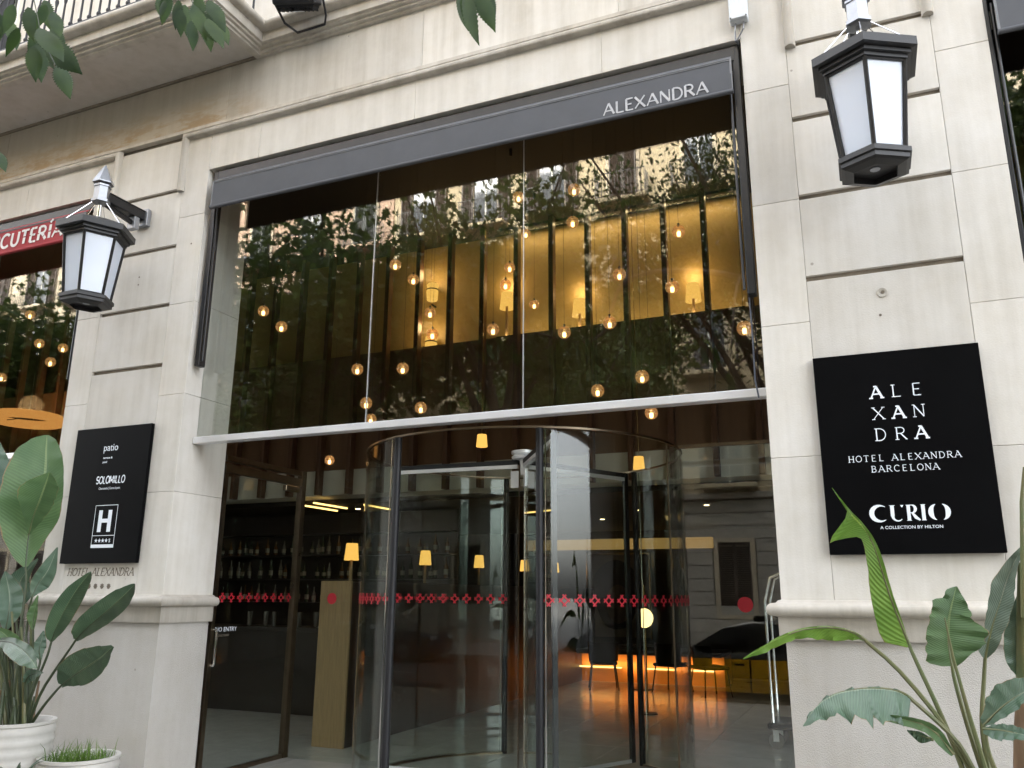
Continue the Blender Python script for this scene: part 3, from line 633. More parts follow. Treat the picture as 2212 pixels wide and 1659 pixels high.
# ------------------------------------------------------------------ junction box, floodlight
jb = thing('junction_box', (-.52, -.02, 5.72), 'small white plastic junction box with two cables right of the grey awning', 'electrical box')
M['plastic'] = pbr('white_plastic', (.62, .65, .68), .45, noise=.1, nscale=12)
MB().cbox(-.59, -.455, -.062, 0.0, 5.735, 5.965, .008).build('body', M['plastic'], jb)
MB().cbox(-.586, -.459, -.078, -.0625, 5.74, 5.96, .006).build('lid', M['plastic'], jb)
for x in (-.578, -.467):
    for z in (5.75, 5.95): MB().tube([(x, -.0775, z), (x, -.0795, z)], .006, 8).build('screw', M['black'], jb)
MB().box(-.535, -.52, -.0792, -.0785, 5.86, 5.92).build('paper_label', M['letter'], jb)
for x, b in ((-.55, -.03), (-.49, -.02)): MB().tube([(x, -.03, 5.73), (x - .005, -.035, 5.67), (-.53 + b, -.01, 5.60), (-.535, .05, 5.59)], .006, 6).build('cable', M['grey_metal'], jb)
fl = thing('floodlight', (-4.35, -.3, 6.72), 'black rectangular floodlight on a bent bracket fixed to the cornice', 'floodlight')
fb = MB().cbox(-.20, .20, -.06, .05, -.13, .13, .012).box(-.17, .17, .05, .075, -.1, .1)
for k in range(9): fb.box(-.17 + k * .04, -.158 + k * .04, .075, .10, -.1, .1)
fbo = fb.build('housing', M['iron'])
fbo.matrix_world = Matrix.Translation((-4.40, -.34, 6.93)) @ Matrix.Rotation(R(20), 4, 'Z') @ Matrix.Rotation(R(-55), 4, 'X'); M_ = fbo.matrix_world.copy(); fbo.data.transform(M_); fbo.matrix_world = Matrix.Identity(4); setpar(fbo, fl)
M['flood_glass'] = pbr('flood_glass', (.10, .10, .11), .1)
fg = MB().box(-.17, .17, -.064, -.0605, -.105, .105).build('front_glass', M['flood_glass']); fg.data.transform(M_); setpar(fg, fl)
fw2 = MB().box(-.05, .05, .101, .103, -.03, .03).build('rating_label', M['letter']); fw2.data.transform(M_); setpar(fw2, fl)
MB().tube([(-4.62, -.40, 6.93), (-4.60, -.25, 6.80), (-4.55, -.118, 6.775), (-4.24, -.118, 6.775), (-4.20, -.16, 6.83), (-4.16, -.30, 6.97)], .012, 6).build('bracket', M['iron'], fl)
# ================================================================== GLAZING
GY = .2
def glazing(x0, x1, joints, label, full=False):
    t = thing('shop_window', ((x0 + x1) / 2, GY, 2.9), label, 'window')
    xs = [x0] + joints + [x1]
    for a, b in zip(xs, xs[1:]):
        MB().box(a + .004, b - .004, GY - .006, GY + .006, 2.979, 5.62).build('pane', M['glass'], t)
    for x in joints: MB().box(x - .002, x + .002, GY - .007, GY + .007, 2.98, 5.60).build('silicone_joint', M['steel'], t)
    MB().cbox(x0 + .002, x1 - .002, GY - .05, GY + .05, 2.918, 2.977, .004).build('steel_beam', M['steel'], t)
    if full:
        for a, b in zip(xs, xs[1:]): MB().box(a + .004, b - .004, GY - .006, GY + .006, .0, 2.915).build('pane', M['glass'], t)
    return t
glazing(-5.595, -.529, [-3.77, -2.345], 'tall three pane upper window over the entrance with a bright steel beam')
glazing(-12.19, -7.135, [-10.4, -8.8], 'tall shop window of the left bay under the red awning', True)
glazing(1.04, 6.09, [2.8, 4.3], 'tall shop window cut by the right edge of the picture', True)

# recessed exit door on the left, in line with the reveal
ed = thing('exit_door', (-5.6, 1.2, 0), 'side glass exit door with NO ENTRY lettering and bent steel handle', 'door')
MB().box(-5.612, -5.60, .66, 1.76, .04, 2.70).build('pane', M['door_glass'], ed)
MB().box(-5.63, -5.585, .61, 1.77, 2.72, 2.80).build('top_rail', M['bronze'], ed)
MB().box(-5.63, -5.585, .61, 1.77, 2.83, 2.885).build('transom', M['bronze'], ed)
MB().box(-5.64, -5.575, 1.77, 1.84, .0, 2.885).build('post', M['bronze'], ed)
MB().box(-5.62, -5.59, .61, .655, .0, 2.72).build('hinge_stile', M['bronze'], ed)
MB().box(-5.625, -5.585, .66, 1.76, .0, .038).build('bottom_rail', M['bronze'], ed)
MB().cbox(-5.58, -5.53, 1.45, 1.68, 2.64, 2.70, .006).build('door_closer', M['bronze'], ed)
MB().tube([(-5.586, .632, .96), (-5.545, .632, .96), (-5.54, .632, .98), (-5.54, .632, 1.25), (-5.545, .632, 1.27), (-5.586, .632, 1.27)], .011, 8).build('handle', M['chrome'], ed, True)
fonttext('NO ENTRY', -5.598, 1.25, .042, .67, M['letter'], ed, plane='YZ'); fonttext('ONLY EXIT', -5.598, 1.205, .022, .71, M['carved'], ed, plane='YZ')
def sticker_mesh():
    m = MB(); s = .034; k = 0
    for sg in (1, -1):
        for o in (-.016, .016, ):
            a = Vector((-s, -s * sg)) * .82 + Vector((o, -o * sg)) * .9; b = Vector((s, s * sg)) * .82 + Vector((o, -o * sg)) * .9
            ribbon(m, [a, b], .0105, -.0012 - .0003 * k, .0, lambda p: (p[0], p[1])); k += 1
    return m
def sticker(par, loc, rz, proto=[None]):
    if proto[0] is None:
        o = sticker_mesh().build('sticker', M['red']); proto[0] = o
    else:
        o = proto[0].copy(); COL.objects.link(o)
    o.parent = None; o.matrix_world = Matrix.Translation(loc) @ Matrix.Rotation(rz, 4, 'Z'); mw = o.matrix_basis.copy()
    setpar(o, par); return o
for i in range(9): sticker(ed, (-5.594, .72 + i * .122, 1.555), R(90))

# flanking panes
fp = thing('flank_pane', (-4.95, 1.80, 0), 'clear fixed glass pane left of the revolving door with a round red dot', 'window')
MB().box(-5.572, -4.36, 1.80, 1.812, .0, 2.88).build('pane', M['door_glass'], fp)
MB().lathe([(.056, 0), (.056, .0012)], 28).build('red_dot', M['red'], fp)
dot = fp.children[-1]; p = at(717, 1293, 1.795); dot.data.transform(Matrix.Translation(p) @ Matrix.Rotation(R(90), 4, 'X'))
fq = thing('flank_pane', (-.9, 1.67, 0), 'clear fixed glass pane right of the revolving door with a round red dot', 'window')
MB().box(-1.462, -.02, 1.67, 1.682, .0, 2.88).build('pane', M['flank_glass'], fq)
MB().lathe([(.062, 0), (.062, .0012)], 28).build('red_dot', M['red'], fq)
dot = fq.children[-1]; p = at(1610, 1306, 1.665); dot.data.transform(Matrix.Translation(p) @ Matrix.Rotation(R(90), 4, 'X'))
MB().box(-1.47, -.02, 1.66, 1.69, 2.86, 2.89).build('top_rail', M['bronze'], fq)
sg = thing('side_glass', (-.5, 1.1, 0), 'narrow glass return beside the right pilaster in the entrance recess', 'window')
MB().box(-.52, -.508, .61, 1.655, 0, 2.88).build('pane', M['door_glass'], sg)

# revolving door
DC = Vector((-2.94, 1.67, 0)); DR = 1.47
rd = thing('revolving_door', (DC.x, DC.y, 0), 'large glass revolving door with curved drum walls and red cross stickers', 'revolving door')
def dpt(r, deg, z): return (DC.x + r * math.cos(R(deg)), DC.y + r * math.sin(R(deg)), z)
def curved(a0, a1, name, mat, r0, r1, z0, z1, n=28):
    m = MB()
    for i in range(n + 1):
        a = a0 + (a1 - a0) * i / n
        m.v += [dpt(r0, a, z0), dpt(r1, a, z0), dpt(r1, a, z1), dpt(r0, a, z1)]
    for i in range(n):
        for k in range(4):
            m.f.append((i * 4 + k, i * 4 + (k + 1) % 4, i * 4 + 4 + (k + 1) % 4, i * 4 + 4 + k))
    m.f += [(0, 1, 2, 3), (n * 4 + 3, n * 4 + 2, n * 4 + 1, n * 4)]
    return m.build(name, mat, rd, True)
curved(-63, 60, 'drum_wall', M['door_glass'], DR - .006, DR + .006, .02, 2.85)
curved(120, 247, 'drum_wall', M['door_glass'], DR - .006, DR + .006, .02, 2.85)
curved(0, 360, 'top_ring', M['bronze'], DR - .012, DR + .009, 2.862, 2.878, 64)
curved(-63, 60, 'floor_ring', M['bronze'], DR - .02, DR + .02, .0, .02); curved(120, 247, 'floor_ring', M['bronze'], DR - .02, DR + .02, .0, .02)
for a in (-63, 60, 120, 247):
    x, y, _ = dpt(DR, a, 0)
    MB().tube([(x, y, 0), (x, y, 2.86)], .030, 12).build('drum_post', M['iron'], rd, True)
    x, y, _ = dpt(DR + .03, a + (1.6 if a in (-63, 120) else -1.6), 0)
    MB().box(x - .004, x + .004, y - .004, y + .004, 0, 2.85).build('chrome_strip', M['chrome'], rd)
for a in (-12, 18, 205):
    x, y, _ = dpt(DR, a, 0); MB().box(x - .006, x + .006, y - .01, y + .01, .0, 2.85).build('glass_joint', M['bronze'], rd)
MB().lathe([(.03, 2.70), (.04, 2.84), (.11, 2.85), (.12, 2.87), (.10, 2.885), (.12, 2.90), (.12, 2.925), (.05, 2.94)], 20, (DC.x, DC.y, 0)).build('hub', M['steel'], rd, True)
for a in (62, 182, 302):
    d = Vector((math.cos(R(a)), math.sin(R(a)), 0)); nn = Vector((-d.y, d.x, 0))
    def bar(r0, r1, z0, z1, th): 
        return [tuple(DC + d * r + nn * s + Vector((0, 0, z))) for z in (z0, z1) for s in (-th, th) for r in (r0, r1)]
    BF = [(0, 2, 3, 1), (4, 5, 7, 6), (0, 1, 5, 4), (2, 6, 7, 3), (0, 4, 6, 2), (1, 3, 7, 5)]
    wg = MB().add(bar(1.36, 1.41, .03, 2.845, .018), BF).add(bar(.05, 1.3595, 2.80, 2.845, .017), BF).build('wing', M['iron'], rd)
    MB().add(bar(.05, 1.3595, .03, .06, .012), BF).build('bottom_rail', M['steel'], wg); MB().add(bar(.045, .0495, .06, 2.75, .006), BF).build('edge_strip', M['bronze'], wg)
    MB().add(bar(.05, .13, 2.58, 2.74, .012), BF).build('patch_fitting', M['steel'], wg)
    MB().add(bar(.052, 1.359, .061, 2.762, .005), BF).build('pane', M['door_glass'], wg)
    MB().add(bar(.06, 1.3595, 2.764, 2.799, .019), BF).build('wing_rail', M['steel'], wg)
    for k in range(10 if a == 182 else 0):
        q = DC + d * (.2 + k * .122) + Vector((0, 0, 1.56)) - nn * .009 * (1 if nn.y > 0 else -1)
        sticker(rd, q, math.atan2(d.y, d.x) + (math.pi if nn.y < 0 else 0))
for k in range(26):
    a = -60.5 + k * 4.65
    if a < 30: sticker(rd, dpt(DR + .009, a, 1.56), R(a + 90))
    b = -116 - k * 4.65
    if b > -215: sticker(rd, dpt(DR + .009, b, 1.56), R(b + 90))

# ================================================================== INTERIOR
sw = thing('slatted_screen', (-5, 4.9, 3.06), 'row of tall brown wooden fins hanging in front of the gold lobby wall', 'slatted screen')
fin = MB().cbox(-.036, .036, 4.91, 5.03, 3.06, 7.02, .003).build('fin', M['fin'], sw)
i = 0; x = 2.2
while x > -16:
    o = fin if i == 0 else fin.copy()
    if i: COL.objects.link(o)
    o.location.x = x; i += 1; x -= .551
# pendants
def pend_proto():
    t = thing('pendant_lamp', (0, 0, 0), '', 'pendant lamp', 'globe pendant lamps')
    prof = [(.066 * math.sin(R(a)) + .0001, -.066 * math.cos(R(a))) for a in range(0, 181, 15)]
    MB().lathe(prof, 16, cap=False).build('globe', M['amber'], t, True)
    MB().lathe([(.004, -.052), (.016, -.048), (.019, -.03), (.018, -.006), (.012, -.002)], 10).build('bulb', M['bulb'], t, True)
    MB().lathe([(.0665, -.002), (.0672, 0), (.0665, .002)], 16, cap=False).build('seam_ring', M['brass'], t, True)
    MB().lathe([(.012, .055), (.012, .085), (.004, .09)], 8).build('cap', M['iron'], t, True)
    return t
pp = pend_proto(); cordm = M['iron']
BALLS = [(1240, 410, 1.9), (1120, 426, 2.2), (1237, 480, 2.1), (1136, 505, 3.9), (1466, 500, 1.9), (1338, 593, 2.1), (1452, 620, 1.8), (854, 572, 2.0), (893, 604, 2.2), (1101, 578, 3.0), (1092, 615, 2.6),
 (569, 672, 1.8), (608, 706, 1.7), (929, 676, 2.4), (934, 722, 2.0), (1154, 658, 4.2), (1065, 712, 1.9), (1219, 718, 1.9), (1317, 697, 1.9), (1608, 709, 1.5), (772, 798, 1.9), (870, 796, 1.9), (1387, 814, 1.9),
 (1291, 844, 2.0), (791, 871, 1.8), (909, 881, 2.0), (801, 906, 2.3), (1407, 892, 2.4), (712, 994, 3.6), (1040, 300, 2.6), (1500, 300, 2.8)]
BALLS = BALLS[:-2]
LB = [(65, 680, 2.0), (85, 742, 1.9), (136, 752, 2.1), (109, 782, 1.8), (3, 815, 2.0), (20, 640, 3.0), (-40, 700, 2.2)]
ORD = ['first', 'second', 'third', 'fourth', 'fifth', 'sixth', 'seventh', 'eighth', 'ninth', 'tenth', 'eleventh', 'twelfth', 'thirteenth', 'fourteenth', 'fifteenth', 'sixteenth', 'seventeenth', 'eighteenth', 'nineteenth', 'twentieth', 'twenty-first', 'twenty-second', 'twenty-third', 'twenty-fourth', 'twenty-fifth', 'twenty-sixth', 'twenty-seventh', 'twenty-eighth', 'twenty-ninth', 'thirtieth']
first = True; CORDS = []
for lst, where in ((BALLS, 'in the main window'), (LB[:5], 'in the window under the red awning')):
    for k, (px, py, y) in enumerate(sorted(lst)):
        o = pp if first else copy_tree(pp); first = False
        p = at(px, py, y); o.location = p
        o['label'] = 'amber glass globe pendant, %s from the left %s' % (ORD[k], where)
        CORDS.append((o, p))
for o, p in CORDS:
        cd = MB().tube([(p.x, p.y, p.z + .085), (p.x, p.y, 7.0)], .0016, 4).build('cord', cordm)
        setpar(cd, o)
        cn = MB().lathe([(.022, 6.93), (.022, 7.029)], 8, (p.x, p.y, 0)).build('canopy', M['iron']); setpar(cn, o)
# shaded lamps on the brown shelf, in front of the gold wall
def shaded_lamp(p, s, label, mat='shade', light=0, stem=.25, group='shaded lamps'):
    t = thing('shaded_lamp', (p[0], p[1], p[2] - .1 * s - stem), label, 'lamp', group)
    MB().lathe([(.088 * s, -.10 * s), (.068 * s, .10 * s)], 20, p, cap=False).build('lamp_shade', M[mat], t, True)
    MB().lathe([(.02 * s, -.10 * s - stem), (.018 * s, -.10 * s - stem * .4), (.014 * s, -.05 * s)], 10, p).build('stem', M['oak'], t, True)
    MB().lathe([(.06 * s, -.10 * s - stem), (.06 * s, -.10 * s - stem + .012)], 16, p).build('foot', M['brass'], t)
    MB().lathe([(.01, -.03), (.022 * s, 0), (.012, .03)], 10, p).build('bulb', M['bulb'], t)
    if light:
        ld = bpy.data.lights.new('lamp_light', 'POINT'); ld.energy = light; ld.color = (1, .66, .30); ld.shadow_soft_size = .12
        lo = bpy.data.objects.new('lamp_light', ld); COL.objects.link(lo); lo.location = (p[0], p[1], p[2] + .22 * s); setpar(lo, t)
    return t
LP = .5
for (px, py, where) in ((1095, 650, 'leftmost of three on the brown shelf before the gold wall'), (1252, 665, 'middle of three on the brown shelf before the gold wall'), (1497, 632, 'rightmost of three on the brown shelf before the gold wall')):
    p = at(px, py, 5.18); p.z = max(p.z, 5.42); shaded_lamp(p, 1.25, 'lit yellow shaded lamp, ' + where, light=LP, stem=p.z - .125 - 5.28)
for k, (px, py, y, lab) in enumerate(((760, 1192, 3.0, 'nearest and largest'), (919, 1205, 5.0, 'second'), (1035, 1213, 7.0, 'third'), (1133, 1222, 9.0, 'fourth'), (1199, 1226, 11.0, 'last and smallest'))):
    p = at(px, py, y); p.x = p.x; shaded_lamp(p, 1.0, 'lit shaded lamp in the receding row inside the doors, ' + lab, light=0, stem=max(.1, p.z - .1 - 1.735))
# small lit shaded lamps hanging seen below the beam
for px, py, y, lab in ((1041, 952, 4.0, 'small lit yellow shade just below the steel beam'), (1380, 1000, 4.5, 'small lit shade seen through the revolving door top')):
    p = at(px, py, y); t = thing('hanging_shade', p, lab, 'lamp')
    MB().lathe([(.075, -.08), (.06, .08)], 18, p, cap=False).build('lamp_shade', M['shade'], t, True); MB().tube([(p.x, p.y, p.z + .08), (p.x, p.y, 7.02)], .004, 5).build('cord', M['brass'], t)
ul = thing('added_uplight', (-3.7, 5.2, 5.29), 'unseen warm uplight strip added along the brown shelf to wash the gold wall', 'light strip')  # unseen strip, added so the gold wall is lit more evenly
MB().box(-4.8, -1.2, 5.10, 5.15, 5.281, 5.31).build('housing', M['iron'], ul)
ld = bpy.data.lights.new('uplight', 'AREA'); ld.shape = 'RECTANGLE'; ld.size = 3.5; ld.size_y = .04; ld.energy = .5; ld.color = (1, .72, .36)
lo = bpy.data.objects.new('uplight', ld); COL.objects.link(lo); lo.location = (-3.0, 5.13, 5.33); lo.rotation_euler = (R(180 - 14), 0, 0); setpar(lo, ul)
dl = thing('added_downlight', (-3.7, 5.15, 6.98), 'unseen warm strip added along the ceiling to wash down the gold wall', 'light strip')  # second unseen strip, added to light the upper gold wall
MB().box(-4.8, -1.2, 5.08, 5.20, 6.99, 7.029).build('housing', M['iron'], dl)
ld = bpy.data.lights.new('downlight', 'AREA'); ld.shape = 'RECTANGLE'; ld.size = 3.5; ld.size_y = .06; ld.energy = 1.15; ld.color = (1, .72, .36)
lo = bpy.data.objects.new('downlight', ld); COL.objects.link(lo); lo.location = (-3.0, 5.13, 6.98); lo.rotation_euler = (R(8), 0, 0); setpar(lo, dl)
# wall sconces, a stacked pair
for (px, py, lab) in ((934, 632, 'upper of two rounded lit wall sconces left of the gold wall'), (931, 745, 'lower of two rounded lit wall sconces left of the gold wall')):
    p = at(px, py, 5.2); t = thing('wall_sconce', (p.x, 5.33, p.z), lab, 'wall lamp')
    MB().lathe([(.04, -.15), (.085, -.13), (.095, -.02), (.095, .02), (.09, .13), (.07, .15)], 18, p).build('shade', M['shade'], t, True)
    MB().lathe([(.0965, .03), (.0965, .05)], 18, p, cap=False).build('band', M['iron'], t); MB().tube([(p.x, 5.2, p.z - .2), (p.x, 5.33, p.z - .2)], .015, 6).build('arm', M['iron'], t)
    ld = bpy.data.lights.new('sconce_light', 'POINT'); ld.energy = .6; ld.color = (1, .66, .30); ld.shadow_soft_size = .1
    lo = bpy.data.objects.new('sconce_light', ld); COL.objects.link(lo); lo.location = (p.x - .02, 5.05, p.z + .25); setpar(lo, t)
# linear strips on the lower ceiling
for px, py, px2, py2 in ((596, 968, 610, 950), (716, 975, 762, 938), (560, 998, 578, 975)):
    a, b = at(px, py, 6.5), at(px2, py2, 6.5); z = 2.975
    def onz(px, py):
        d = RT * ((px - 1106) / FPX) - UP * ((py - 829.5) / FPX) + FW; return CAM + d * ((z - CAM.z) / d.z)
# wooden partition whose oak end faces the street
pt = thing('oak_partition', (-5.45, 7, 0), 'tall partition with a plain oak end panel standing just inside the doors', 'partition')
MB().cbox(-5.72, -5.32, 2.42, 2.46, .0, 1.735, .004).build('end_panel', M['oak'], pt)
MB().box(-5.71, -5.33, 2.462, 11.4, .0, 1.72).build('body', M['darkwood'], pt)
MB().box(-5.72, -5.32, 2.462, 11.4, 1.721, 1.735).build('top_board', M['darkwood'], pt)
# bar with shelves and bottles on the left
br = thing('bar_counter', (-8.5, 5.0, 0), 'dark bar counter behind the left glass of the entrance', 'counter')
MB().cbox(-13, -6.1, 4.2, 4.8, 1.08, 1.14, .006).build('top', M['darkwood'], br); MB().box(-13, -6.15, 4.3, 4.75, 0, 1.079).build('front', M['darkwood'], br)
sh = thing('bottle_shelf', (-9, 6.6, 0), 'tall dark back bar shelving filled with bottles', 'shelf')
MB().box(-13, -6.2, 6.75, 6.8, 0, 2.97).build('back', M['dark_wall'], sh)
for z in (1.45, 1.85, 2.25, 2.62): MB().box(-13, -6.2, 6.45, 6.748, z - .025, z).build('shelf_board', M['darkwood'], sh)
M['bottle_g'] = pbr('green_bottle', (.02, .035, .02), .12); M['bottle_b'] = pbr('brown_bottle', (.10, .045, .012), .12); M['bottle_c'] = pbr('clear_bottle', (.12, .115, .10), .1)
M['ashlar_label'] = pbr('bottle_label', (.22, .19, .14), .7)
bprof = [(.034, 0), (.036, .02), (.036, .17), (.014, .22), (.012, .29), (.014, .30)]
protos = []
for mm in ('bottle_g', 'bottle_b', 'bottle_c'):
    b = MB().lathe(bprof, 10).build('bottle', M[mm], None, True); bl = MB().lathe([(.0366, .05), (.0366, .13)], 10, cap=False).build('paper_label', M['ashlar_label'], b); protos.append(b)
used = [0, 0, 0]
for z in (1.45, 1.85, 2.25):
    x = -6.3
    while x > -11.6:
        k = rnd.randrange(3); b = protos[k] if not used[k] else copy_tree(protos[k]); used[k] = 1
        b.scale = (1, 1, rnd.uniform(.75, 1.1)); b.location = (x, 6.52 + rnd.random() * .1, z + .0008); b.rotation_euler.z = rnd.random() * 6
        tag(b, ('green', 'brown', 'clear')[k] + ' glass bottle standing on the back bar shelves', 'bottle', ('green', 'brown', 'clear')[k] + ' bottles on the back bar'); x -= .09 + rnd.random() * .16
for k in range(9):
    x = -6.6 - k * .22
    g_ = MB().lathe([(.03, 1.141), (.034, 1.28), (.036, 1.34)], 10, (x, 4.4 + (k % 2) * .09, 0)).build('tumbler', M['brass'] if k < 3 else M['bottle_c'])
    tag(g_, 'small tumbler in the row on the bar counter behind the exit door', 'glass', 'tumblers on the bar counter')
# lounge at the back right: lit bench, picture, tables, round mirror lamp
bn = thing('lit_bench', (-4.1, 10.4, 0), 'low bench front glowing orange from a hidden strip at the lobby rear', 'bench')
MB().cbox(-6.4, -2.6, 10.2, 11.4, .52, .60, .01).build('seat', M['darkwood'], bn)
M['amber_wood'] = pbr('amber_wood', (.50, .22, .06), .5, noise=.2, nscale=4, stretch=(.3, 1, 3))
MB().box(-6.4, -2.6, 10.5, 11.3, .0, .519).build('riser', M['amber_wood'], bn)
for a, b in ((-5.5, -4.5), (-4.0, -3.45), (-3.25, -2.75)): MB().box(a, b, 10.36, 10.38, .26, .285).build('light_strip', M['led'], bn)
ld = bpy.data.lights.new('bench_light', 'AREA'); ld.shape = 'RECTANGLE'; ld.size = 2.8; ld.size_y = .05; ld.energy = 1.2; ld.color = (1, .45, .13)
lo = bpy.data.objects.new('bench_light', ld); COL.objects.link(lo); lo.location = (-4.1, 10.33, .30); lo.rotation_euler = (R(90), 0, 0); setpar(lo, bn)
pc = thing('portrait_print', (-4.6, 11.9, 1.4), 'large dim framed print of a dark haired head on the lobby rear wall', 'picture')
MB().box(-5.65, -4.3, 11.95, 12.0, .75, 2.45).build('canvas', pbr('print_ground', (.16, .115, .075), .7, noise=.4, nscale=2), pc)
M['print_dark'] = pbr('print_dark', (.008, .007, .007), .8); M['print_skin'] = pbr('print_skin', (.09, .05, .03), .8, noise=.5, nscale=3)
MB().prism([(-5.02 + .52 * math.cos(R(a)) * (1 + .1 * math.sin(3 * R(a))), 1.62 + .72 * math.sin(R(a))) for a in range(0, 360, 12)], 11.944, 11.949).build('hair', M['print_dark'], pc)
MB().prism([(-4.98 + .26 * math.cos(R(a)), 1.42 + .40 * math.sin(R(a))) for a in range(0, 360, 15)], 11.938, 11.943).build('face', M['print_skin'], pc)
MB().box(-5.68, -5.651, 11.93, 12.0, .72, 2.48).box(-4.299, -4.27, 11.93, 12.0, .72, 2.48).box(-5.65, -4.3, 11.93, 12.0, 2.451, 2.48).build('frame', M['brass'], pc)
yb = thing('light_cove', (-5, 11.2, 2.7), 'long warm lit cove band across the lobby rear wall', 'cove light')
MB().box(-7.2, -3.0, 12.2, 12.39, 2.58, 2.80).build('band', M['shade_dim'], yb)
p = at(1393, 1335, 6.5); t = thing('disc_lamp', (p.x, p.y, 0), 'bright oval disc lamp on a thin stand in the lounge', 'lamp')
MB().tube([(p.x, p.y, 0.012), (p.x, p.y, 1.75)], .012, 6).build('stand', M['brass'], t); MB().lathe([(.14, 0), (.14, .012)], 14, (p.x, p.y, 0)).build('base', M['iron'], t)
dk = MB().lathe([(.13, -.012), (.135, 0), (.13, .012)], 24).build('disc', emis('disc_glow', (1, .68, .28), 3.0)); dk.data.transform(Matrix.Translation((p.x, p.y - .03, p.z)) @ Matrix.Rotation(R(35), 4, 'Z') @ Matrix.Rotation(R(90), 4, 'X')); setpar(dk, t)
def chair(x, y, rz, label):
    t = thing('lounge_chair', (0, 0, 0), label, 'chair', 'dark lounge chairs')
    MB().cbox(-.24, .24, -.24, .24, .42, .48, .02).build('seat', M['black_sign'], t)
    m = MB()
    for i in range(9):
        a = R(20 + 140 * i / 8); ca, sa = math.cos(a), math.sin(a)
        m.v += [(.27 * ca, .27 * sa, .481), (.29 * ca, .30 * sa, .80), (.26 * ca, .27 * sa, .80), (.24 * ca, .24 * sa, .481)]
    for i in range(8):
        for k in range(4): m.f.append((i * 4 + k, i * 4 + 4 + k, i * 4 + 4 + (k + 1) % 4, i * 4 + (k + 1) % 4))
    m.build('backrest', M['black_sign'], t, True)
    for sx in (-1, 1):
        for sy in (-1, 1): MB().tube([(.2 * sx, .2 * sy, .42), (.25 * sx, .25 * sy, .002)], .012, 6).build('leg', M['iron'], t)
    t.location = (x, y, 0); t.rotation_euler.z = rz; return t
chair(-4.5, 9.2, R(200), 'dark lounge chair before the lit bench, left one'); chair(-3.3, 9.3, R(160), 'dark lounge chair before the lit bench, middle one'); chair(-2.6, 9.0, R(130), 'dark lounge chair before the lit bench, right one')
tb = thing('bar_table', (-3.9, 9.5, 0), 'slim dark table between the lounge chairs', 'table')
MB().lathe([(.38, .72), (.38, .745)], 24, (-3.9, 9.5, 0)).build('top', M['darkwood'], tb); MB().tube([(-3.9, 9.5, .01), (-3.9, 9.5, .72)], .03, 8).build('column', M['iron'], tb); MB().lathe([(.22, .0), (.22, .015)], 20, (-3.9, 9.5, 0)).build('base', M['iron'], tb)
# ceiling spots over the lounge
for k, (x, y) in enumerate(((-2.2, 7.2), (-3.4, 7.6), (-1.2, 8.5), (-7.6, 5.9), (-4.4, 9.0))):
    t = thing('ceiling_spot', (x, y, 2.97), 'small round ceiling spotlight in the low lobby ceiling, %s from the left' % ('fifth', 'third', 'last', 'first', 'second')[(0 if k == 9 else {0: 3, 1: 1, 2: 2, 3: 3, 4: 4}[k])], 'ceiling light', 'lobby ceiling spots')
    MB().lathe([(.05, 2.94), (.055, 2.979)], 14, (x, y, 0)).build('housing', M['iron'], t); MB().lathe([(.04, 2.934), (.04, 2.939)], 14, (x, y, 0)).build('lens', M['bulb'], t)
    ld = bpy.data.lights.new('spot', 'SPOT'); ld.energy = 1.5; ld.spot_size = R(75); ld.spot_blend = .6; ld.color = (1, .76, .46); ld.shadow_soft_size = .04
    lo = bpy.data.objects.new('spot', ld); COL.objects.link(lo); lo.location = (x, y, 2.92); setpar(lo, t)
for k, t in enumerate(sorted([o for o in COL.objects if o.name.startswith('ceiling_spot')], key=lambda o: o.location.x)): t['label'] = 'small round ceiling spotlight in the low lobby ceiling, %s from the left' % ORD[k]
# LED lines hanging over the bar
for k, (x, y) in enumerate(((-8.3, 6.0), (-7.3, 6.2), (-7.9, 5.7))):
    tag(MB().box(x, x + .03, y - .6, y + .3, 2.955, 2.976).build('led_line', M['led']), 'thin glowing LED line under the bar ceiling, %s from the left' % ('first', 'third', 'second')[k], 'LED light', 'LED lines over the bar')
# orange ring lamp in the left bay
t = thing('drum_lamp', at(60, 908, 4.2), 'wide glowing orange drum lamp seen through the left bay window', 'lamp')
p = at(60, 908, 4.2); MB().lathe([(.55, -.06), (.55, .10)], 40, p, cap=False).build('lamp_shade', emis('orange_shade', (1, .42, .10), .75), t, True); MB().tube([(p.x, p.y, p.z + .1), (p.x, p.y, 7.02)], .008, 6).build('stem', M['iron'], t)
MB().tube([(p.x - .54, p.y, p.z + .05), (p.x + .54, p.y, p.z + .05)], .008, 6).build('spreader', M['iron'], t)
ld = bpy.data.lights.new('drum_light', 'POINT'); ld.energy = 3; ld.color = (1, .6, .25); ld.shadow_soft_size = .2
lo = bpy.data.objects.new('drum_light', ld); COL.objects.link(lo); lo.location = (p.x, p.y, p.z + .25); setpar(lo, t)
# ceiling camera on the gold wall and luggage trolley
p = at(1475, 545 * 0 + 450, 4.6)
lt = thing('luggage_trolley', (-1.0, 4.7, 0), 'chrome hoop luggage trolley just inside behind the right pane', 'luggage cart')
MB().cbox(-1.18, -.40, 4.35, 4.95, .20, .27, .02).build('platform', M['black_sign'], lt)
for y in (4.40, 4.90): MB().tube([(-1.12, y, .27), (-1.12, y, 1.55), (-1.05, y, 1.80), (-.80, y, 1.92), (-.55, y, 1.80), (-.46, y, 1.55), (-.46, y, .27)], .018, 8).build('hoop', M['chrome'], lt, True)
for x in (-1.1, -.48):
    for y in (4.42, 4.88):
        wl = MB().tube([(x, y - .018, .085), (x, y + .018, .085)], .083, 16).build('wheel', M['bottle_c'], lt); MB().box(x - .03, x + .03, y - .03, y - .02, .08, .20).box(x - .03, x + .03, y + .02, y + .03, .08, .20).build('fork', M['steel'], wl)
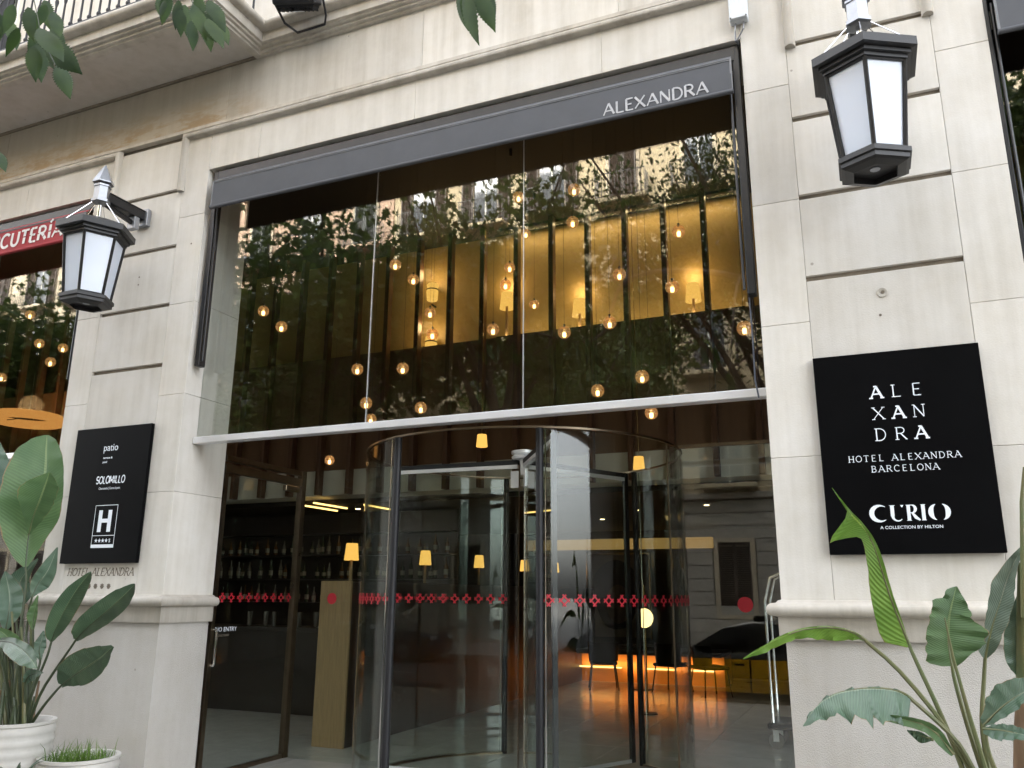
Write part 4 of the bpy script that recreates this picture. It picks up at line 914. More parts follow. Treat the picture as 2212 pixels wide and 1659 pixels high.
# ================================================================== PLANTS
def cat(P, n):                                   # Catmull-Rom resample
    P = [Vector(p) for p in P]; Q = [P[0] * 2 - P[1]] + P + [P[-1] * 2 - P[-2]]; out = []
    segs = len(P) - 1
    for i in range(n + 1):
        u = i / n * segs; k = min(int(u), segs - 1); t = u - k; a, b, c, d = Q[k:k + 4]
        out.append(.5 * ((2 * b) + (c - a) * t + (2 * a - 5 * b + 4 * c - d) * t * t + (3 * b - a - 3 * c + d) * t ** 3))
    return out
def lerp_tab(tab, s):
    for (a, va), (b, vb) in zip(tab, tab[1:]):
        if s <= b: return va + (vb - va) * (s - a) / max(1e-6, b - a)
    return tab[-1][1]
def smooth_tab(tab, s, r):
    if s <= 0 or s >= 1: return lerp_tab(tab, s)
    r = min(r, s, 1 - s); return sum(lerp_tab(tab, s + r * k / 3) for k in range(-3, 4)) / 7
def blade(name, mid, left, right, mat, parent, fold=20, curl=0.0, ripple=.006, rag=0.0, face=None, seed=1, n=26, m_=5):
    """banana-like blade: midrib points, half widths in metres as (s, w) tables, image-left and image-right"""
    rg = random.Random(seed); P = cat(mid, n); mb = MB(); mb.uv = []
    ph = rg.random() * 6
    for i, p in enumerate(P):
        s = i / n; t = (P[min(i + 1, n)] - P[max(i - 1, 0)]).normalized()
        nf = (face or (CAM - p)).normalized() if face is None else Vector(face).normalized()
        nf = (nf - t * nf.dot(t)).normalized(); side = t.cross(nf)
        nl, nr = (1 - rag * rg.random() * (rg.random() < .5)), (1 - rag * rg.random() * (rg.random() < .5))
        for k in range(-m_, m_ + 1):
            v = k / m_; sm = .025 if rag > .05 else .11; w = (smooth_tab(left, s, sm) * nl if k < 0 else smooth_tab(right, s, sm) * nr) * abs(v)
            a = R(fold) * (1 if abs(v) > 0 else 0) - curl * abs(v)
            rp = ripple * abs(v) * (math.sin(s * 34 + ph + (k > 0) * 1.3) + .6 * math.sin(s * 61 + ph * 2))
            mb.v.append(tuple(p + side * (w * math.cos(a) * (1 if k > 0 else -1)) + nf * (w * math.sin(a) + rp))); mb.uv.append((s, v))
    c = 2 * m_ + 1
    for i in range(n):
        for k in range(c - 1): mb.f.append((i * c + k, i * c + k + 1, (i + 1) * c + k + 1, (i + 1) * c + k))
    return mb.build(name, M[mat], parent, True)
def wpx(tab, p):                                  # widths measured at the leaf's own distance
    d = depth(p) / FPX; return [(s, w * d) for s, w in tab]
def leaf(parent, stem_px, mid_px, left, right, mat, y0, y1, fold=20, rag=0, seed=1, ripple=.006, face=None, stem_r=(.013, .008), stem_mat='stem', ys=None, curl=0.0):
    """stem and midrib given as picture points at depths running y0 -> y1"""
    n = len(mid_px); mid = [at(x, y, y0 + (y1 - y0) * i / (n - 1)) for i, (x, y) in enumerate(mid_px)]
    d = at(*mid_px[n // 2], (y0 + y1) / 2)
    lf = blade('leaf', mid, wpx(left, d), wpx(right, d), mat, parent, fold, curl, ripple, rag, face, seed)
    MB().tube([p + (CAM - p).normalized() * -.004 for p in cat(mid, 14)[:12]], [.007 * (1 - i / 13) + .0015 for i in range(12)], 6).build('midrib', M[stem_mat], lf, True)
    if stem_px:
        ys = y0 if ys is None else ys; k = len(stem_px)
        sp = [at(x, y, ys + (y0 - ys) * (i / (k - 1) if k > 1 else 0)) for i, (x, y) in enumerate(stem_px)] + [mid[0] + (mid[1] - mid[0]) * .02]
        sp = cat(sp, 10); MB().tube(sp, [stem_r[0] + (stem_r[1] - stem_r[0]) * i / 10 for i in range(11)], 7).build('petiole', M[stem_mat], parent, True)
    return lf
c7 = lambda x, y: ((2800 + x * .6172) / 1.8228, (2000 + y * .6172) / 1.8228)
c4 = lambda x, y: (x * .4973 / 1.8228, (2200 + y * .4973) / 1.8228)
c1 = lambda x, y: (x * .4522 / 1.8228, (1650 + y * .4522) / 1.8228)
K7, K4, K1 = .6172 / 1.8228, .4973 / 1.8228, .4522 / 1.8228
T = lambda tab, k: [(s, w * k) for s, w in tab]
ELL = lambda w, e=.9: [(0, .02 * w), (.06, .45 * w), (.2, .85 * w), (.4, w), (.65, .92 * w), (.85, .6 * w), (.95, .3 * w), (1, 0)]

# ---- right: banana-leaved plant in a pot below the picture edge
PY = -.75
rp_base = at(2125, 1700, PY)
rp = thing('banana_plant', (rp_base.x, PY, -.15), 'bright green banana-leaved plant in front of the right pilaster', 'potted plant')
def pot(t, cx, cy, z0, z1, r, ribs=9):
    prof = [(r * .72, z0), (r * .78, z0 + .01)]
    for i in range(ribs * 4 + 1):
        s = i / (ribs * 4); prof.append((r * (.80 + .20 * math.sin(s * 1.9)) + .010 * abs(math.sin(s * ribs * math.pi)) , z0 + .02 + (z1 - z0 - .05) * s))
    rr = prof[-1][0]; prof += [(rr + .012, z1 - .02), (rr + .012, z1), (rr - .02, z1), (rr - .03, z1 - .04), (rr - .04, z1 - .09)]
    MB().lathe(prof, 40, (cx, cy, 0), cap=False).build('pot', M['pot'], t, True)
    MB().lathe([(rr - .036, z1 - .08), (.01, z1 - .065)], 30, (cx, cy, 0)).build('soil', M['soil'], t)
pot(rp, rp_base.x + .05, PY, -.15, .22, .24)
B = lambda *a: [c7(*p) for p in a]
# rolled young leaf
leaf(rp, B((1640, 1760), (1480, 1350), (1300, 960)), B((1268, 885), (1140, 560), (1045, 260), (965, 115), (880, 20), (770, -130)), T([(0, 20), (.03, 150), (.18, 118), (.36, 70), (.50, 45), (.54, 60), (.62, 190), (.70, 240), (.745, 190), (.76, 12), (.85, 8), (1, 1)], K7), T([(0, 4), (.1, 16), (.3, 26), (.6, 14), (.8, 10), (1, 1)], K7), 'leaf_bright', PY, PY - .12, 8, .08, 3, .004, ys=PY)
# long drooping leaf to the left
leaf(rp, B((1700, 1760), (1480, 1380), (1200, 1040), (1010, 870)), B((985, 845), (900, 790), (760, 762), (600, 775), (450, 825), (320, 895), (205, 962)), T([(0, 10), (.06, 40), (.25, 92), (.45, 85), (.52, 55), (.7, 60), (.9, 26), (1, 2)], K7), T([(0, 6), (.3, 10), (.6, 14), (.9, 8), (1, 2)], K7), 'leaf_bright', PY - .05, PY - .30, -25, .25, 5, .01, ys=PY)
# ragged blue-green leaf
leaf(rp, B((1700, 1720), (1560, 1480), (1300, 1240)), B((1255, 1200), (1180, 1165), (1050, 1150), (900, 1160), (760, 1200), (660, 1280), (585, 1390)), T([(0, 60), (.05, 230), (.15, 265), (.35, 265), (.5, 250), (.62, 215), (.8, 120), (.95, 45), (1, 4)], K7), T([(0, 4), (.4, 8), (1, 2)], K7), 'leaf_blue', PY - .1, PY - .35, -12, .35, 8, .012, ys=PY, face=(-.15, -.72, .62))
# curled leaf underneath
leaf(rp, None, B((1548, 1575), (1440, 1440), (1330, 1375), (1200, 1345), (1080, 1330), (972, 1303)), T([(0, 20), (.1, 45), (.5, 45), (.8, 25), (1, 2)], K7), T([(0, 10), (.2, 40), (.5, 25), (.8, 14), (1, 2)], K7), 'leaf_mid', PY - .28, PY - .2, 25, .1, 9, .008)
leaf(rp, None, B((1420, 1480), (1330, 1450), (1250, 1420)), T([(0, 4), (.4, 50), (1, 4)], K7), T([(0, 4), (.5, 25), (1, 4)], K7), 'leaf_dark', PY - .22, PY - .2, 10, 0, 10)
# broad dark upright leaf
leaf(rp, B((1760, 1760), (1640, 1400), (1560, 1120)), B((1538, 1010), (1515, 880), (1512, 740), (1535, 620), (1565, 500)), T([(0, 60), (.04, 150), (.25, 135), (.5, 115), (.7, 110), (.76, 130), (.80, 60), (.92, 55), (1, 5)], K7), T([(0, 30), (.1, 110), (.3, 215), (.5, 235), (.6, 190), (.64, 110), (.68, 140), (.85, 70), (1, 5)], K7), 'leaf_mid', PY + .02, PY + .06, 12, .1, 12, .008, ys=PY)
MB().tube([at(*c7(1780, 1760), PY - .02), at(*c7(1640, 1300), PY - .02), at(*c7(1545, 960), PY - .04), at(*c7(1490, 700), PY - .05)], [.012, .010, .007, .003], 7).build('petiole', M['stem'], rp, True)
# grey-green leaf on the right
leaf(rp, B((1790, 1760), (1730, 1400), (1742, 1080)), B((1748, 960), (1790, 770), (1850, 580), (1910, 400), (1996, 230)), T([(0, 15), (.05, 60), (.2, 40), (.3, 52), (.6, 85), (.8, 50), (1, 4)], K7), T([(0, 10), (.1, 60), (.35, 85), (.5, 80), (.7, 45), (.9, 20), (1, 4)], K7), 'leaf_grey', PY + .05, PY + .1, 22, .1, 13, .006, ys=PY)
# leaf hanging at the right edge, and the two low ones
leaf(rp, None, B((1985, 560), (1975, 760), (1985, 960), (2010, 1130)), T([(0, 30), (.2, 90), (.5, 135), (.75, 130), (.92, 60), (1, 10)], K7), T([(0, 30), (.3, 90), (.7, 110), (1, 10)], K7), 'leaf_blue', PY + .12, PY + .1, 15, .05, 14)
leaf(rp, B((1850, 1760), (1770, 1560)), B((1740, 1390), (1860, 1270), (2000, 1175), (2150, 1130)), T([(0, 30), (.1, 60), (.4, 130), (.8, 80), (1, 5)], K7), T([(0, 10), (.2, 60), (.5, 90), (1, 5)], K7), 'leaf_blue', PY - .12, PY - .25, 14, .05, 15, face=(-.25, -.8, .55))
leaf(rp, None, B((1738, 1410), (1850, 1420), (1960, 1440), (2120, 1470)), T([(0, 10), (.2, 40), (.6, 50), (1, 5)], K7), T([(0, 30), (.3, 85), (.6, 60), (1, 5)], K7), 'leaf_blue', PY - .14, PY - .3, 10, .05, 16, face=(-.1, -.85, .5))
tr2 = thing('banana_tree', at(2225, 1700, PY + .1), 'second banana plant stem with dry brown sheath cut by the right picture edge', 'potted plant')
MB().tube([at(*c7(2010, 1800), PY + .1), at(*c7(2005, 1450), PY + .1), at(*c7(2010, 1100), PY + .1)], [.055, .05, .04], 10).build('dry_sheath', M['dry'], tr2, True)
MB().tube([at(*c7(2005, 1150), PY + .1), at(*c7(1995, 800), PY + .1), at(*c7(1985, 350), PY + .1)], [.04, .035, .02], 10).build('stem', M['stem'], tr2, True)
MB().tube([at(*c7(1998, 700), PY + .05), at(*c7(1992, 300), PY + .05), at(*c7(1985, -40), PY + .05), at(*c7(2000, -260), PY + .05)], [.016, .014, .012, .008], 8).build('petiole', M['stem'], tr2, True)
b0 = at(2225, 1700, PY + .1); pot(tr2, b0.x + .1, PY + .1, -.15, .2, .2)

# ---- left: strelitzia in a ribbed white pot, a second bowl with grass, a small agave
LY = -.62
lb = at(40, 1563, LY)
lp = thing('strelitzia_plant', (lb.x, LY, -.15), 'tall dark green paddle-leaved plant in a ribbed white pot at the left edge', 'potted plant')
rim = at(40, 1556, LY); pot(lp, rim.x - .04, LY, -.15, rim.z, .29)
Q = lambda *a: [c4(*p) for p in a]; Q1 = lambda *a: [c1(*p) for p in a]
st = dict(stem_mat='stem_dark')
leaf(lp, [c4(90, 1330), c4(130, 800), c4(190, 350), c1(230, 1400)], Q1((222, 1290), (255, 980), (340, 740), (395, 480), (405, 280), (410, 140)), T([(0, 20), (.05, 110), (.2, 240), (.4, 330), (.6, 320), (.8, 240), (.93, 140), (1, 20)], K1), T([(0, 15), (.06, 70), (.22, 200), (.38, 190), (.5, 160), (.75, 130), (.93, 80), (1, 15)], K1), 'leaf_mid', LY + .0, LY + .12, 14, .03, 21, .006, ys=LY, **st)
leaf(lp, None, Q1((250, 1010), (290, 850), (350, 700), (400, 560), (430, 465)), T([(0, 5), (.2, 60), (.45, 170), (.6, 210), (.8, 130), (1, 10)], K1), T([(0, 5), (.25, 90), (.5, 120), (.75, 110), (1, 20)], K1), 'leaf_mid', LY - .05, LY - .12, 16, .1, 22, .006)
leaf(lp, Q((40, 1330), (20, 900), (-30, 500)), Q1((-90, 900), (-60, 620), (-40, 380), (-10, 190)), T([(0, 20), (.4, 120), (1, 5)], K1), T([(0, 20), (.2, 110), (.5, 160), (.8, 70), (1, 5)], K1), 'leaf_blue', LY + .1, LY + .2, 12, 0, 23, ys=LY, **st)
leaf(lp, Q((170, 1320), (190, 800), (230, 420)), Q((255, 300), (300, 200), (380, 90), (455, -90)), T([(0, 10), (.3, 60), (.7, 75), (1, 5)], K4), T([(0, 10), (.3, 90), (.6, 80), (1, 5)], K4), 'leaf_blue', LY + .15, LY + .25, 18, 0, 24, ys=LY, **st)
leaf(lp, Q((130, 1320), (150, 900), (180, 500)), Q((120, 420), (150, 300), (170, 160), (300, 0)), T([(0, 10), (.4, 160), (1, 5)], K4), T([(0, 10), (.4, 110), (1, 5)], K4), 'leaf_blue', LY + .2, LY + .28, 18, 0, 25, ys=LY, **st)
leaf(lp, Q((190, 1320), (260, 1050), (370, 780)), Q((405, 660), (440, 560), (520, 390), (610, 240), (720, 100)), T([(0, 8), (.15, 70), (.45, 110), (.75, 85), (1, 5)], K4), T([(0, 8), (.15, 40), (.4, 95), (.7, 100), (.92, 70), (1, 15)], K4), 'leaf_dark', LY - .05, LY - .1, 30, 0, 26, ys=LY, **st)
leaf(lp, Q((220, 1320), (330, 1050), (480, 820), (570, 690)), Q((600, 640), (700, 540), (850, 410), (980, 290), (1070, 200)), T([(0, 20), (.1, 90), (.35, 120), (.6, 110), (.85, 70), (1, 10)], K4), T([(0, 20), (.1, 40), (.4, 90), (.7, 100), (.9, 60), (1, 8)], K4), 'leaf_dark', LY - .08, LY - .2, 24, 0, 27, ys=LY, **st)
leaf(lp, Q((260, 1290), (350, 1160), (450, 1040)), Q((490, 1000), (580, 930), (700, 850), (800, 780), (895, 695)), T([(0, 30), (.1, 110), (.35, 165), (.65, 150), (.85, 110), (1, 20)], K4), T([(0, 20), (.1, 40), (.4, 130), (.7, 110), (.9, 40), (1, 8)], K4), 'leaf_dark', LY - .05, LY - .12, 16, 0, 28, ys=LY, **st)
leaf(lp, Q((110, 1300), (60, 1000), (-10, 720)), Q((-30, 650), (80, 660), (180, 720), (250, 800), (290, 870)), T([(0, 20), (.3, 40), (.6, 60), (1, 5)], K4), T([(0, 20), (.3, 90), (.6, 105), (.85, 70), (1, 5)], K4), 'leaf_dark', LY - .2, LY - .3, 12, 0, 29, ys=LY, **st)
leaf(lp, Q((200, 1300), (250, 1050), (310, 850)), Q((320, 800), (310, 720), (330, 640), (345, 570)), T([(0, 10), (.4, 60), (1, 5)], K4), T([(0, 10), (.4, 55), (1, 5)], K4), 'leaf_blue', LY + .1, LY + .15, 12, 0, 30, ys=LY, **st)
leaf(lp, Q((190, 1290), (200, 1100)), Q((200, 980), (230, 930), (280, 910), (340, 900)), T([(0, 20), (.5, 50), (1, 5)], K4), T([(0, 20), (.5, 60), (1, 5)], K4), 'leaf_blue', LY - .1, LY - .15, 10, 0, 31, ys=LY, **st)
leaf(lp, Q((60, 1320), (50, 900)), Q((45, 560), (70, 420), (75, 280), (40, 100)), T([(0, 20), (.4, 110), (.8, 70), (1, 5)], K4), T([(0, 20), (.4, 120), (.8, 80), (1, 5)], K4), 'leaf_blue', LY + .05, LY + .12, 16, 0, 41, ys=LY, **st)
leaf(lp, Q((90, 1320), (120, 1000)), Q((150, 800), (110, 690), (40, 600), (-50, 540)), T([(0, 20), (.4, 80), (1, 5)], K4), T([(0, 20), (.4, 70), (1, 5)], K4), 'leaf_mid', LY - .12, LY - .2, 16, 0, 42, ys=LY, **st)
leaf(lp, Q((230, 1320), (240, 900), (260, 700)), Q((262, 560), (265, 470), (280, 380), (300, 290)), T([(0, 10), (.4, 60), (1, 5)], K4), T([(0, 10), (.4, 30), (1, 5)], K4), 'leaf_mid', LY + .02, LY + .04, 22, 0, 43, ys=LY, **st)
for k in range(9):
    x0 = 20 + k * 30; MB().tube(cat([at(*c4(x0 * .8 + 30, 1335), LY + (k % 3 - 1) * .08), at(*c4(x0 * .8 - 10 + k * 6, 900), LY + (k % 3 - 1) * .1), at(*c4(-60 + k * 38, 420 + (k % 4) * 60), LY + (k % 3 - 1) * .12)], 8), [.016 - .001 * i for i in range(9)], 7).build('petiole', M['stem_dark' if k % 2 else 'stem'], lp, True)
for k in range(16):
    a = rnd.random() * 6.28; x = rim.x - .04 + .12 * math.cos(a); y = LY + .12 * math.sin(a)
    MB().tube([(x, y, rim.z - .08), (x + rnd.uniform(-.04, .04), y + rnd.uniform(-.03, .03), rim.z + rnd.uniform(.1, .3))], [.016, .008], 6).build('dry_sheath', M['dry' if k % 2 else 'stem_dark'], lp, True)
# bowl with grass
bw = at(172, 1632, -.42); bp_ = thing('grass_bowl', (bw.x, -.42, -.15), 'low ribbed white pot with short bright grass beside the left plinth', 'potted plant')
pot(bp_, bw.x, -.42, -.15, bw.z + .0, .29, 6)
gm = MB(); gm.uv = []
for k in range(420):
    a = rnd.random() * 6.283; r_ = .25 * math.sqrt(rnd.random()); x, y = bw.x + r_ * math.cos(a), -.42 + r_ * math.sin(a)
    h = rnd.uniform(.05, .13) * (1.7 if rnd.random() < .15 else 1); dx, dy = rnd.uniform(-.10, .10), rnd.uniform(-.10, .10); b = rnd.random() * 3.14; wx, wy = .0028 * math.cos(b), .0028 * math.sin(b); n0 = len(gm.v); z = bw.z - .075
    gm.v += [(x - wx, y - wy, z), (x + wx, y + wy, z), (x + dx * .4 + wx, y + dy * .4 + wy, z + h * .7), (x + dx * .4 - wx, y + dy * .4 - wy, z + h * .7), (x + dx, y + dy, z + h)]
    gm.uv += [(0, 0)] * 5; gm.f += [(n0, n0 + 1, n0 + 2, n0 + 3), (n0 + 3, n0 + 2, n0 + 4)]
gm.build('grass', M['grass'], bp_, kind='stuff')
ag_p = at(30, 1700, -.95); ag = thing('agave_plant', (ag_p.x, -.95, -.15), 'small spiky grey green plant in the bottom left corner', 'potted plant')
pot(ag, ag_p.x, -.95, -.15, ag_p.z - .02, .2, 5)
for k in range(12):
    a = k * 2.4; d = Vector((math.cos(a), math.sin(a), 0)); h = .12 + .05 * (k % 3); p0 = Vector((ag_p.x, -.95, ag_p.z - .06))
    blade('leaf', [p0, p0 + d * .07 + Vector((0, 0, h * .6)), p0 + d * .15 + Vector((0, 0, h)), p0 + d * .24 + Vector((0, 0, h * 1.1))], [(0, .018), (.4, .02), (1, .001)], [(0, .018), (.4, .02), (1, .001)], 'leaf_grey', ag, 25, 0, 0, 0, tuple(Vector((0, 0, 1)) - d * .5), k, 8, 2)

# ================================================================== STREET TREES
def leafshape(kind):
    if kind == 'plane': 
        rs = [1, .45, .8, .4, .7, .35, .15, .35, .7, .4, .8, .45]; return [(r * math.sin(2 * math.pi * i / 12), r * math.cos(2 * math.pi * i / 12)) for i, r in enumerate(rs)]
    return [(0, -.5), (.16, -.35), (.24, -.1), (.17, .2), (.06, .45), (0, .62), (-.07, .42), (-.18, .18), (-.24, -.1), (-.15, -.36)]
def tree(name, label, base, hgt, lean, crown, nleaf, size, mat, kind, seed, branches=9):
    rg = random.Random(seed); t = thing(name, base, label, 'tree'); b = Vector(base)
    top = b + Vector((lean[0], lean[1], hgt)); mid = b + Vector((lean[0] * .35, lean[1] * .35, hgt * .5))
    tp = cat([b, mid, top], 10); MB().tube(tp, [.17 - .010 * i for i in range(11)], 10).build('trunk', M['bark'], t, True)
    ends = []
    cc, cr = b + Vector(crown[0]), Vector(crown[1])
    for k in range(branches):
        s = tp[5 + k % 6]; a = k * 2.4 + rg.random(); e = cc + Vector((math.cos(a) * cr.x, math.sin(a) * cr.y, rg.uniform(-.6, .8) * cr.z)) * rg.uniform(.6, .95)
        m_ = (s + e) / 2 + Vector((rg.uniform(-.3, .3), rg.uniform(-.3, .3), rg.uniform(-.1, .5)))
        q = cat([s, m_, e], 8); MB().tube(q, [.07 - .0072 * i for i in range(9)], 6).build('limb', M['bark'], t, True); ends.append(q)
        for j in range(3):
            s2 = q[3 + j]; e2 = s2 + Vector((rg.uniform(-1, 1), rg.uniform(-1, 1), rg.uniform(-.3, .8))) * 1.3
            q2 = cat([s2, (s2 + e2) / 2 + Vector((0, 0, .15)), e2], 5); MB().tube(q2, [.025 - .004 * i for i in range(6)], 5).build('twig', M['bark'], t, True); ends.append(q2)
    shp = leafshape(kind); cm = MB(); cm.uv = []
    clumps = [q[rg.randrange(len(q) // 2, len(q))] + Vector((rg.gauss(0, .35), rg.gauss(0, .35), rg.gauss(0, .3))) for q in ends for _ in range(5)]
    for k in range(nleaf):
        c = clumps[rg.randrange(len(clumps))]; p = c + Vector((rg.gauss(0, .30), rg.gauss(0, .30), rg.gauss(0, .24)))
        rot = Matrix.Rotation(rg.random() * 6.28, 3, 'Z') @ Matrix.Rotation(R(rg.uniform(20, 110)), 3, 'X') @ Matrix.Rotation(rg.random() * 6.28, 3, 'Z'); sz = size * rg.uniform(.6, 1.15); n0 = len(cm.v)
        for (x, y) in shp: cm.v.append(tuple(p + rot @ Vector((x * sz, y * sz, .12 * sz * (abs(x) * 2)))))
        cm.uv += [(.5, .5)] * len(shp); cm.f.append(tuple(n0 + i for i in range(len(shp))))
    cm.build('crown', M[mat], t, kind='stuff'); return t
tree('plane_tree', 'plane tree on the near pavement mirrored between the first and second panes', (-5.2, -6.9, -.15), 6.2, (-.9, -.1, 0), ((-1.0, -.3, 8.2), (2.6, 2.0, 2.4)), 8000, .115, 'plane_leaf', 'plane', 33, 12)
p = at(580, 1050, 7.0); tree('plane_tree', 'leaning plane tree mirrored on the left side of the main window', (p.x, -6.7, -.15), 5.2, (1.1, -.1, 0), ((1.6, -.4, 7.6), (3.8, 2.4, 3.3)), 17000, .115, 'plane_leaf', 'plane', 3, 15)
tree('plane_tree', 'plane tree across the road mirrored in the middle of the main window', (-7.5, -16.6, -.2), 6.0, (.5, .2, 0), ((.6, .4, 10.0), (4.2, 2.6, 5.0)), 14000, .14, 'plane_leaf', 'plane', 5, 16)
tree('plane_tree', 'far left plane tree across the road mirrored in the window edge', (-18.5, -16.6, -.2), 6.0, (-.4, .2, 0), ((-.2, .2, 9.0), (4.0, 2.6, 5.0)), 9500, .15, 'plane_leaf', 'plane', 8, 16)
tree('plane_tree', 'plane tree across the road beyond the right lantern side', (4.5, -16.6, -.2), 6.0, (.3, .1, 0), ((.2, .2, 8.0), (3.0, 2.5, 3.2)), 4200, .15, 'plane_leaf', 'plane', 11, 9)
tree('plane_tree', 'plane tree on the near pavement mirrored in the left bay window', (-17.0, -6.7, -.15), 5.4, (.3, 0, 0), ((-.3, -.2, 7.0), (3.4, 2.2, 3.4)), 16000, .12, 'plane_leaf', 'plane', 14, 15)
tree('plane_tree', 'plane tree added on the near pavement to darken the right bay reflection', (3.6, -6.9, -.15), 6.0, (-.6, .1, 0), ((-.7, .1, 8.2), (2.2, 1.7, 2.6)), 9000, .12, 'plane_leaf', 'plane', 41, 12)  # put in behind the camera to cover a bright reflection in the right bay
hk = tree('hackberry_tree', 'hackberry tree whose serrated leaves hang into the top of the picture', (-.6, -7.4, -.15), 5.6, (-.3, .7, 0), ((-1.7, .8, 9.0), (2.0, 1.5, 1.6)), 13000, .10, 'tree_leaf', 'hack', 17, 10)
# hanging sprays in front of the camera, each leaf a toothed blade
def serrate(n=15):
    pts = []
    for i in range(n + 1):
        s = i / n; w = .52 * (s + .002) ** .72 * max(0, 1 - s) ** 1.25; pts.append((w, s)); 
        if 0 < i < n: pts.append((w * .78, s + .40 / n))
    L_ = [(x, y) for x, y in pts]; Rr = [(-x, y) for x, y in reversed(pts[1:-1])]
    return L_ + Rr
SH = serrate()
def hangleaf(px, py, dxp, dyp, y, k):
    a = at(px, py, y); b = at(px + dxp, py + dyp, y - .02); ln = (b - a).length; t_ = (b - a).normalized()
    rg = random.Random(k); nf = ((CAM - a).normalized() + Vector((rg.uniform(-.7, .7), 0, rg.uniform(-.5, .9)))).normalized(); nf = (nf - t_ * nf.dot(t_)).normalized(); sd = t_.cross(nf); m = MB(); m.uv = []
    cen = len(SH)
    for (x, s) in SH: m.v.append(tuple(a + t_ * (ln * s) + sd * (x * ln * 1.25) - nf * (abs(x) * ln * .25) - nf * (.10 * ln * s * s))); m.uv.append((s, x))
    N = len(SH); half = N // 2 + 1; mid0 = len(m.v)
    for i in range(7): s = i / 6; m.v.append(tuple(a + t_ * (ln * s) - nf * (.10 * ln * s * s))); m.uv.append((s, 0))
    for i in range(N):
        j = (i + 1) % N; si = min(6, round(SH[i][1] * 6)); sj = min(6, round(SH[j][1] * 6))
        m.f.append((i, j, mid0 + sj) if si == sj else (i, j, mid0 + sj, mid0 + si))
    m.f = [tuple(dict.fromkeys(f)) for f in m.f]; m.f = [f for f in m.f if len(f) > 2]
    return m.build('leaf', M['tree_leaf'], hk, True)
SPR = [  # tip-ward leaf vectors in picture points
 (30, 10, -20, 60), (60, 15, 10, 70), (20, 40, 20, 60), (95, 0, 10, 60), (0, 30, -15, 70), (100, 10, -20, 50), (85, 60, -20, 70), (75, 75, 30, 70), (85, 60, 50, 60), (100, 90, 65, 60), (80, 95, 10, 75), (125, 140, 25, 65), (115, 25, 15, 50), (40, 60, -30, 60), (110, 60, 25, 50), (-8, 325, 20, 40), (70, 100, 5, 70),
 (365, -15, -15, 65), (385, 0, -10, 60), (400, 10, 5, 62), (420, 10, 30, 70), (430, 25, 30, 60), (415, 45, 5, 60), (440, 40, 20, 65), (450, 40, 35, 55), (390, 20, 0, 55), (450, 0, 35, 60), (470, 40, 25, 50), (355, 0, -12, 40), (430, -10, 0, 60), (345, -8, 10, 50),
 (985, -25, 15, 90), (1000, -20, 22, 115), (1030, -20, 40, 80), (1010, -25, -5, 70), (1045, -25, 25, 60)]
for k, (a, b, c, d) in enumerate(SPR): hangleaf(a, b, c, d, -3.1 + .12 * (k % 4), k)
TW = [[(60, -60), (80, 30), (90, 80), (120, 140)], [(30, -60), (35, 30), (10, 60)], [(400, -70), (410, -10), (430, 45)], [(380, -70), (375, 0)], [(1010, -80), (1005, -15)], [(1040, -80), (1035, -15)]]
for q in TW: MB().tube([at(x, y, -3.05) for x, y in q], .0028, 5).build('twig', M['stem_dark'], hk)
MB().tube(cat([at(60, -60, -3.05), at(-30, 60, -2.9), at(-30, 220, -2.78), at(-8, 325, -2.74)], 8), .0028, 5).build('twig', M['stem_dark'], hk)
hb = [Vector((-.9, -6.0, 6.0)), Vector((-1.6, -4.3, 5.7)), Vector((-2.4, -3.3, 5.35)), at(400, -70, -3.05), at(60, -60, -3.05)]
MB().tube(cat(hb, 20), [.05 - .0022 * i for i in range(21)], 6).build('limb', M['bark'], hk, True)
MB().tube(cat([Vector((-.9, -6.0, 6.0)), Vector((-1.2, -4.4, 5.6)), at(1025, -80, -3.05)], 10), [.04 - .0036 * i for i in range(11)], 6).build('limb', M['bark'], hk, True)
# ================================================================== ACROSS THE STREET (seen mirrored in the glass)
OY = -21.5
M['cream'] = pbr('cream_render', (.42, .345, .215), .85, noise=.15, nscale=1.2, bump=.1)
M['ochre'] = pbr('pale_render', (.46, .39, .28), .85, noise=.15, nscale=1.2, bump=.1)
M['rusty'] = pbr('pink_render', (.42, .29, .20), .85, noise=.15, nscale=1.2, bump=.1)
M['ashlar'] = pbr('grey_ashlar', (.36, .33, .28), .85, noise=.2, nscale=2, bump=.15)
M['shutter'] = pbr('brown_shutter', (.065, .045, .032), .6, noise=.3, nscale=9)
M['shutter_g'] = pbr('green_shutter', (.045, .055, .045), .6, noise=.3, nscale=9)
M['sky_pane'] = pbr('window_pane', (.05, .06, .07), .06, spec=.9)
def prism_y(m, x0, x1, y0, y1, z0, z1): return m.box(x0, x1, y0, y1, z0, z1)
def shutter_mesh(w, h):
    m = MB().box(0, .05, 0, .05, 0, h).box(w - .05, w, 0, .05, 0, h).box(.051, w - .051, 0, .05, 0, .08).box(.051, w - .051, 0, .05, h - .08, h)
    n = int((h - .16) / .075)
    for k in range(n):
        z = .09 + k * .075; m.add([(.051, .005, z), (w - .051, .005, z), (w - .051, .045, z + .05), (.051, .045, z + .05), (.051, .0, z + .012), (w - .051, .0, z + .012), (w - .051, .040, z + .062), (.051, .040, z + .062)], [(0, 1, 2, 3), (7, 6, 5, 4), (0, 4, 5, 1), (2, 6, 7, 3), (1, 5, 6, 2), (0, 3, 7, 4)])
    return m
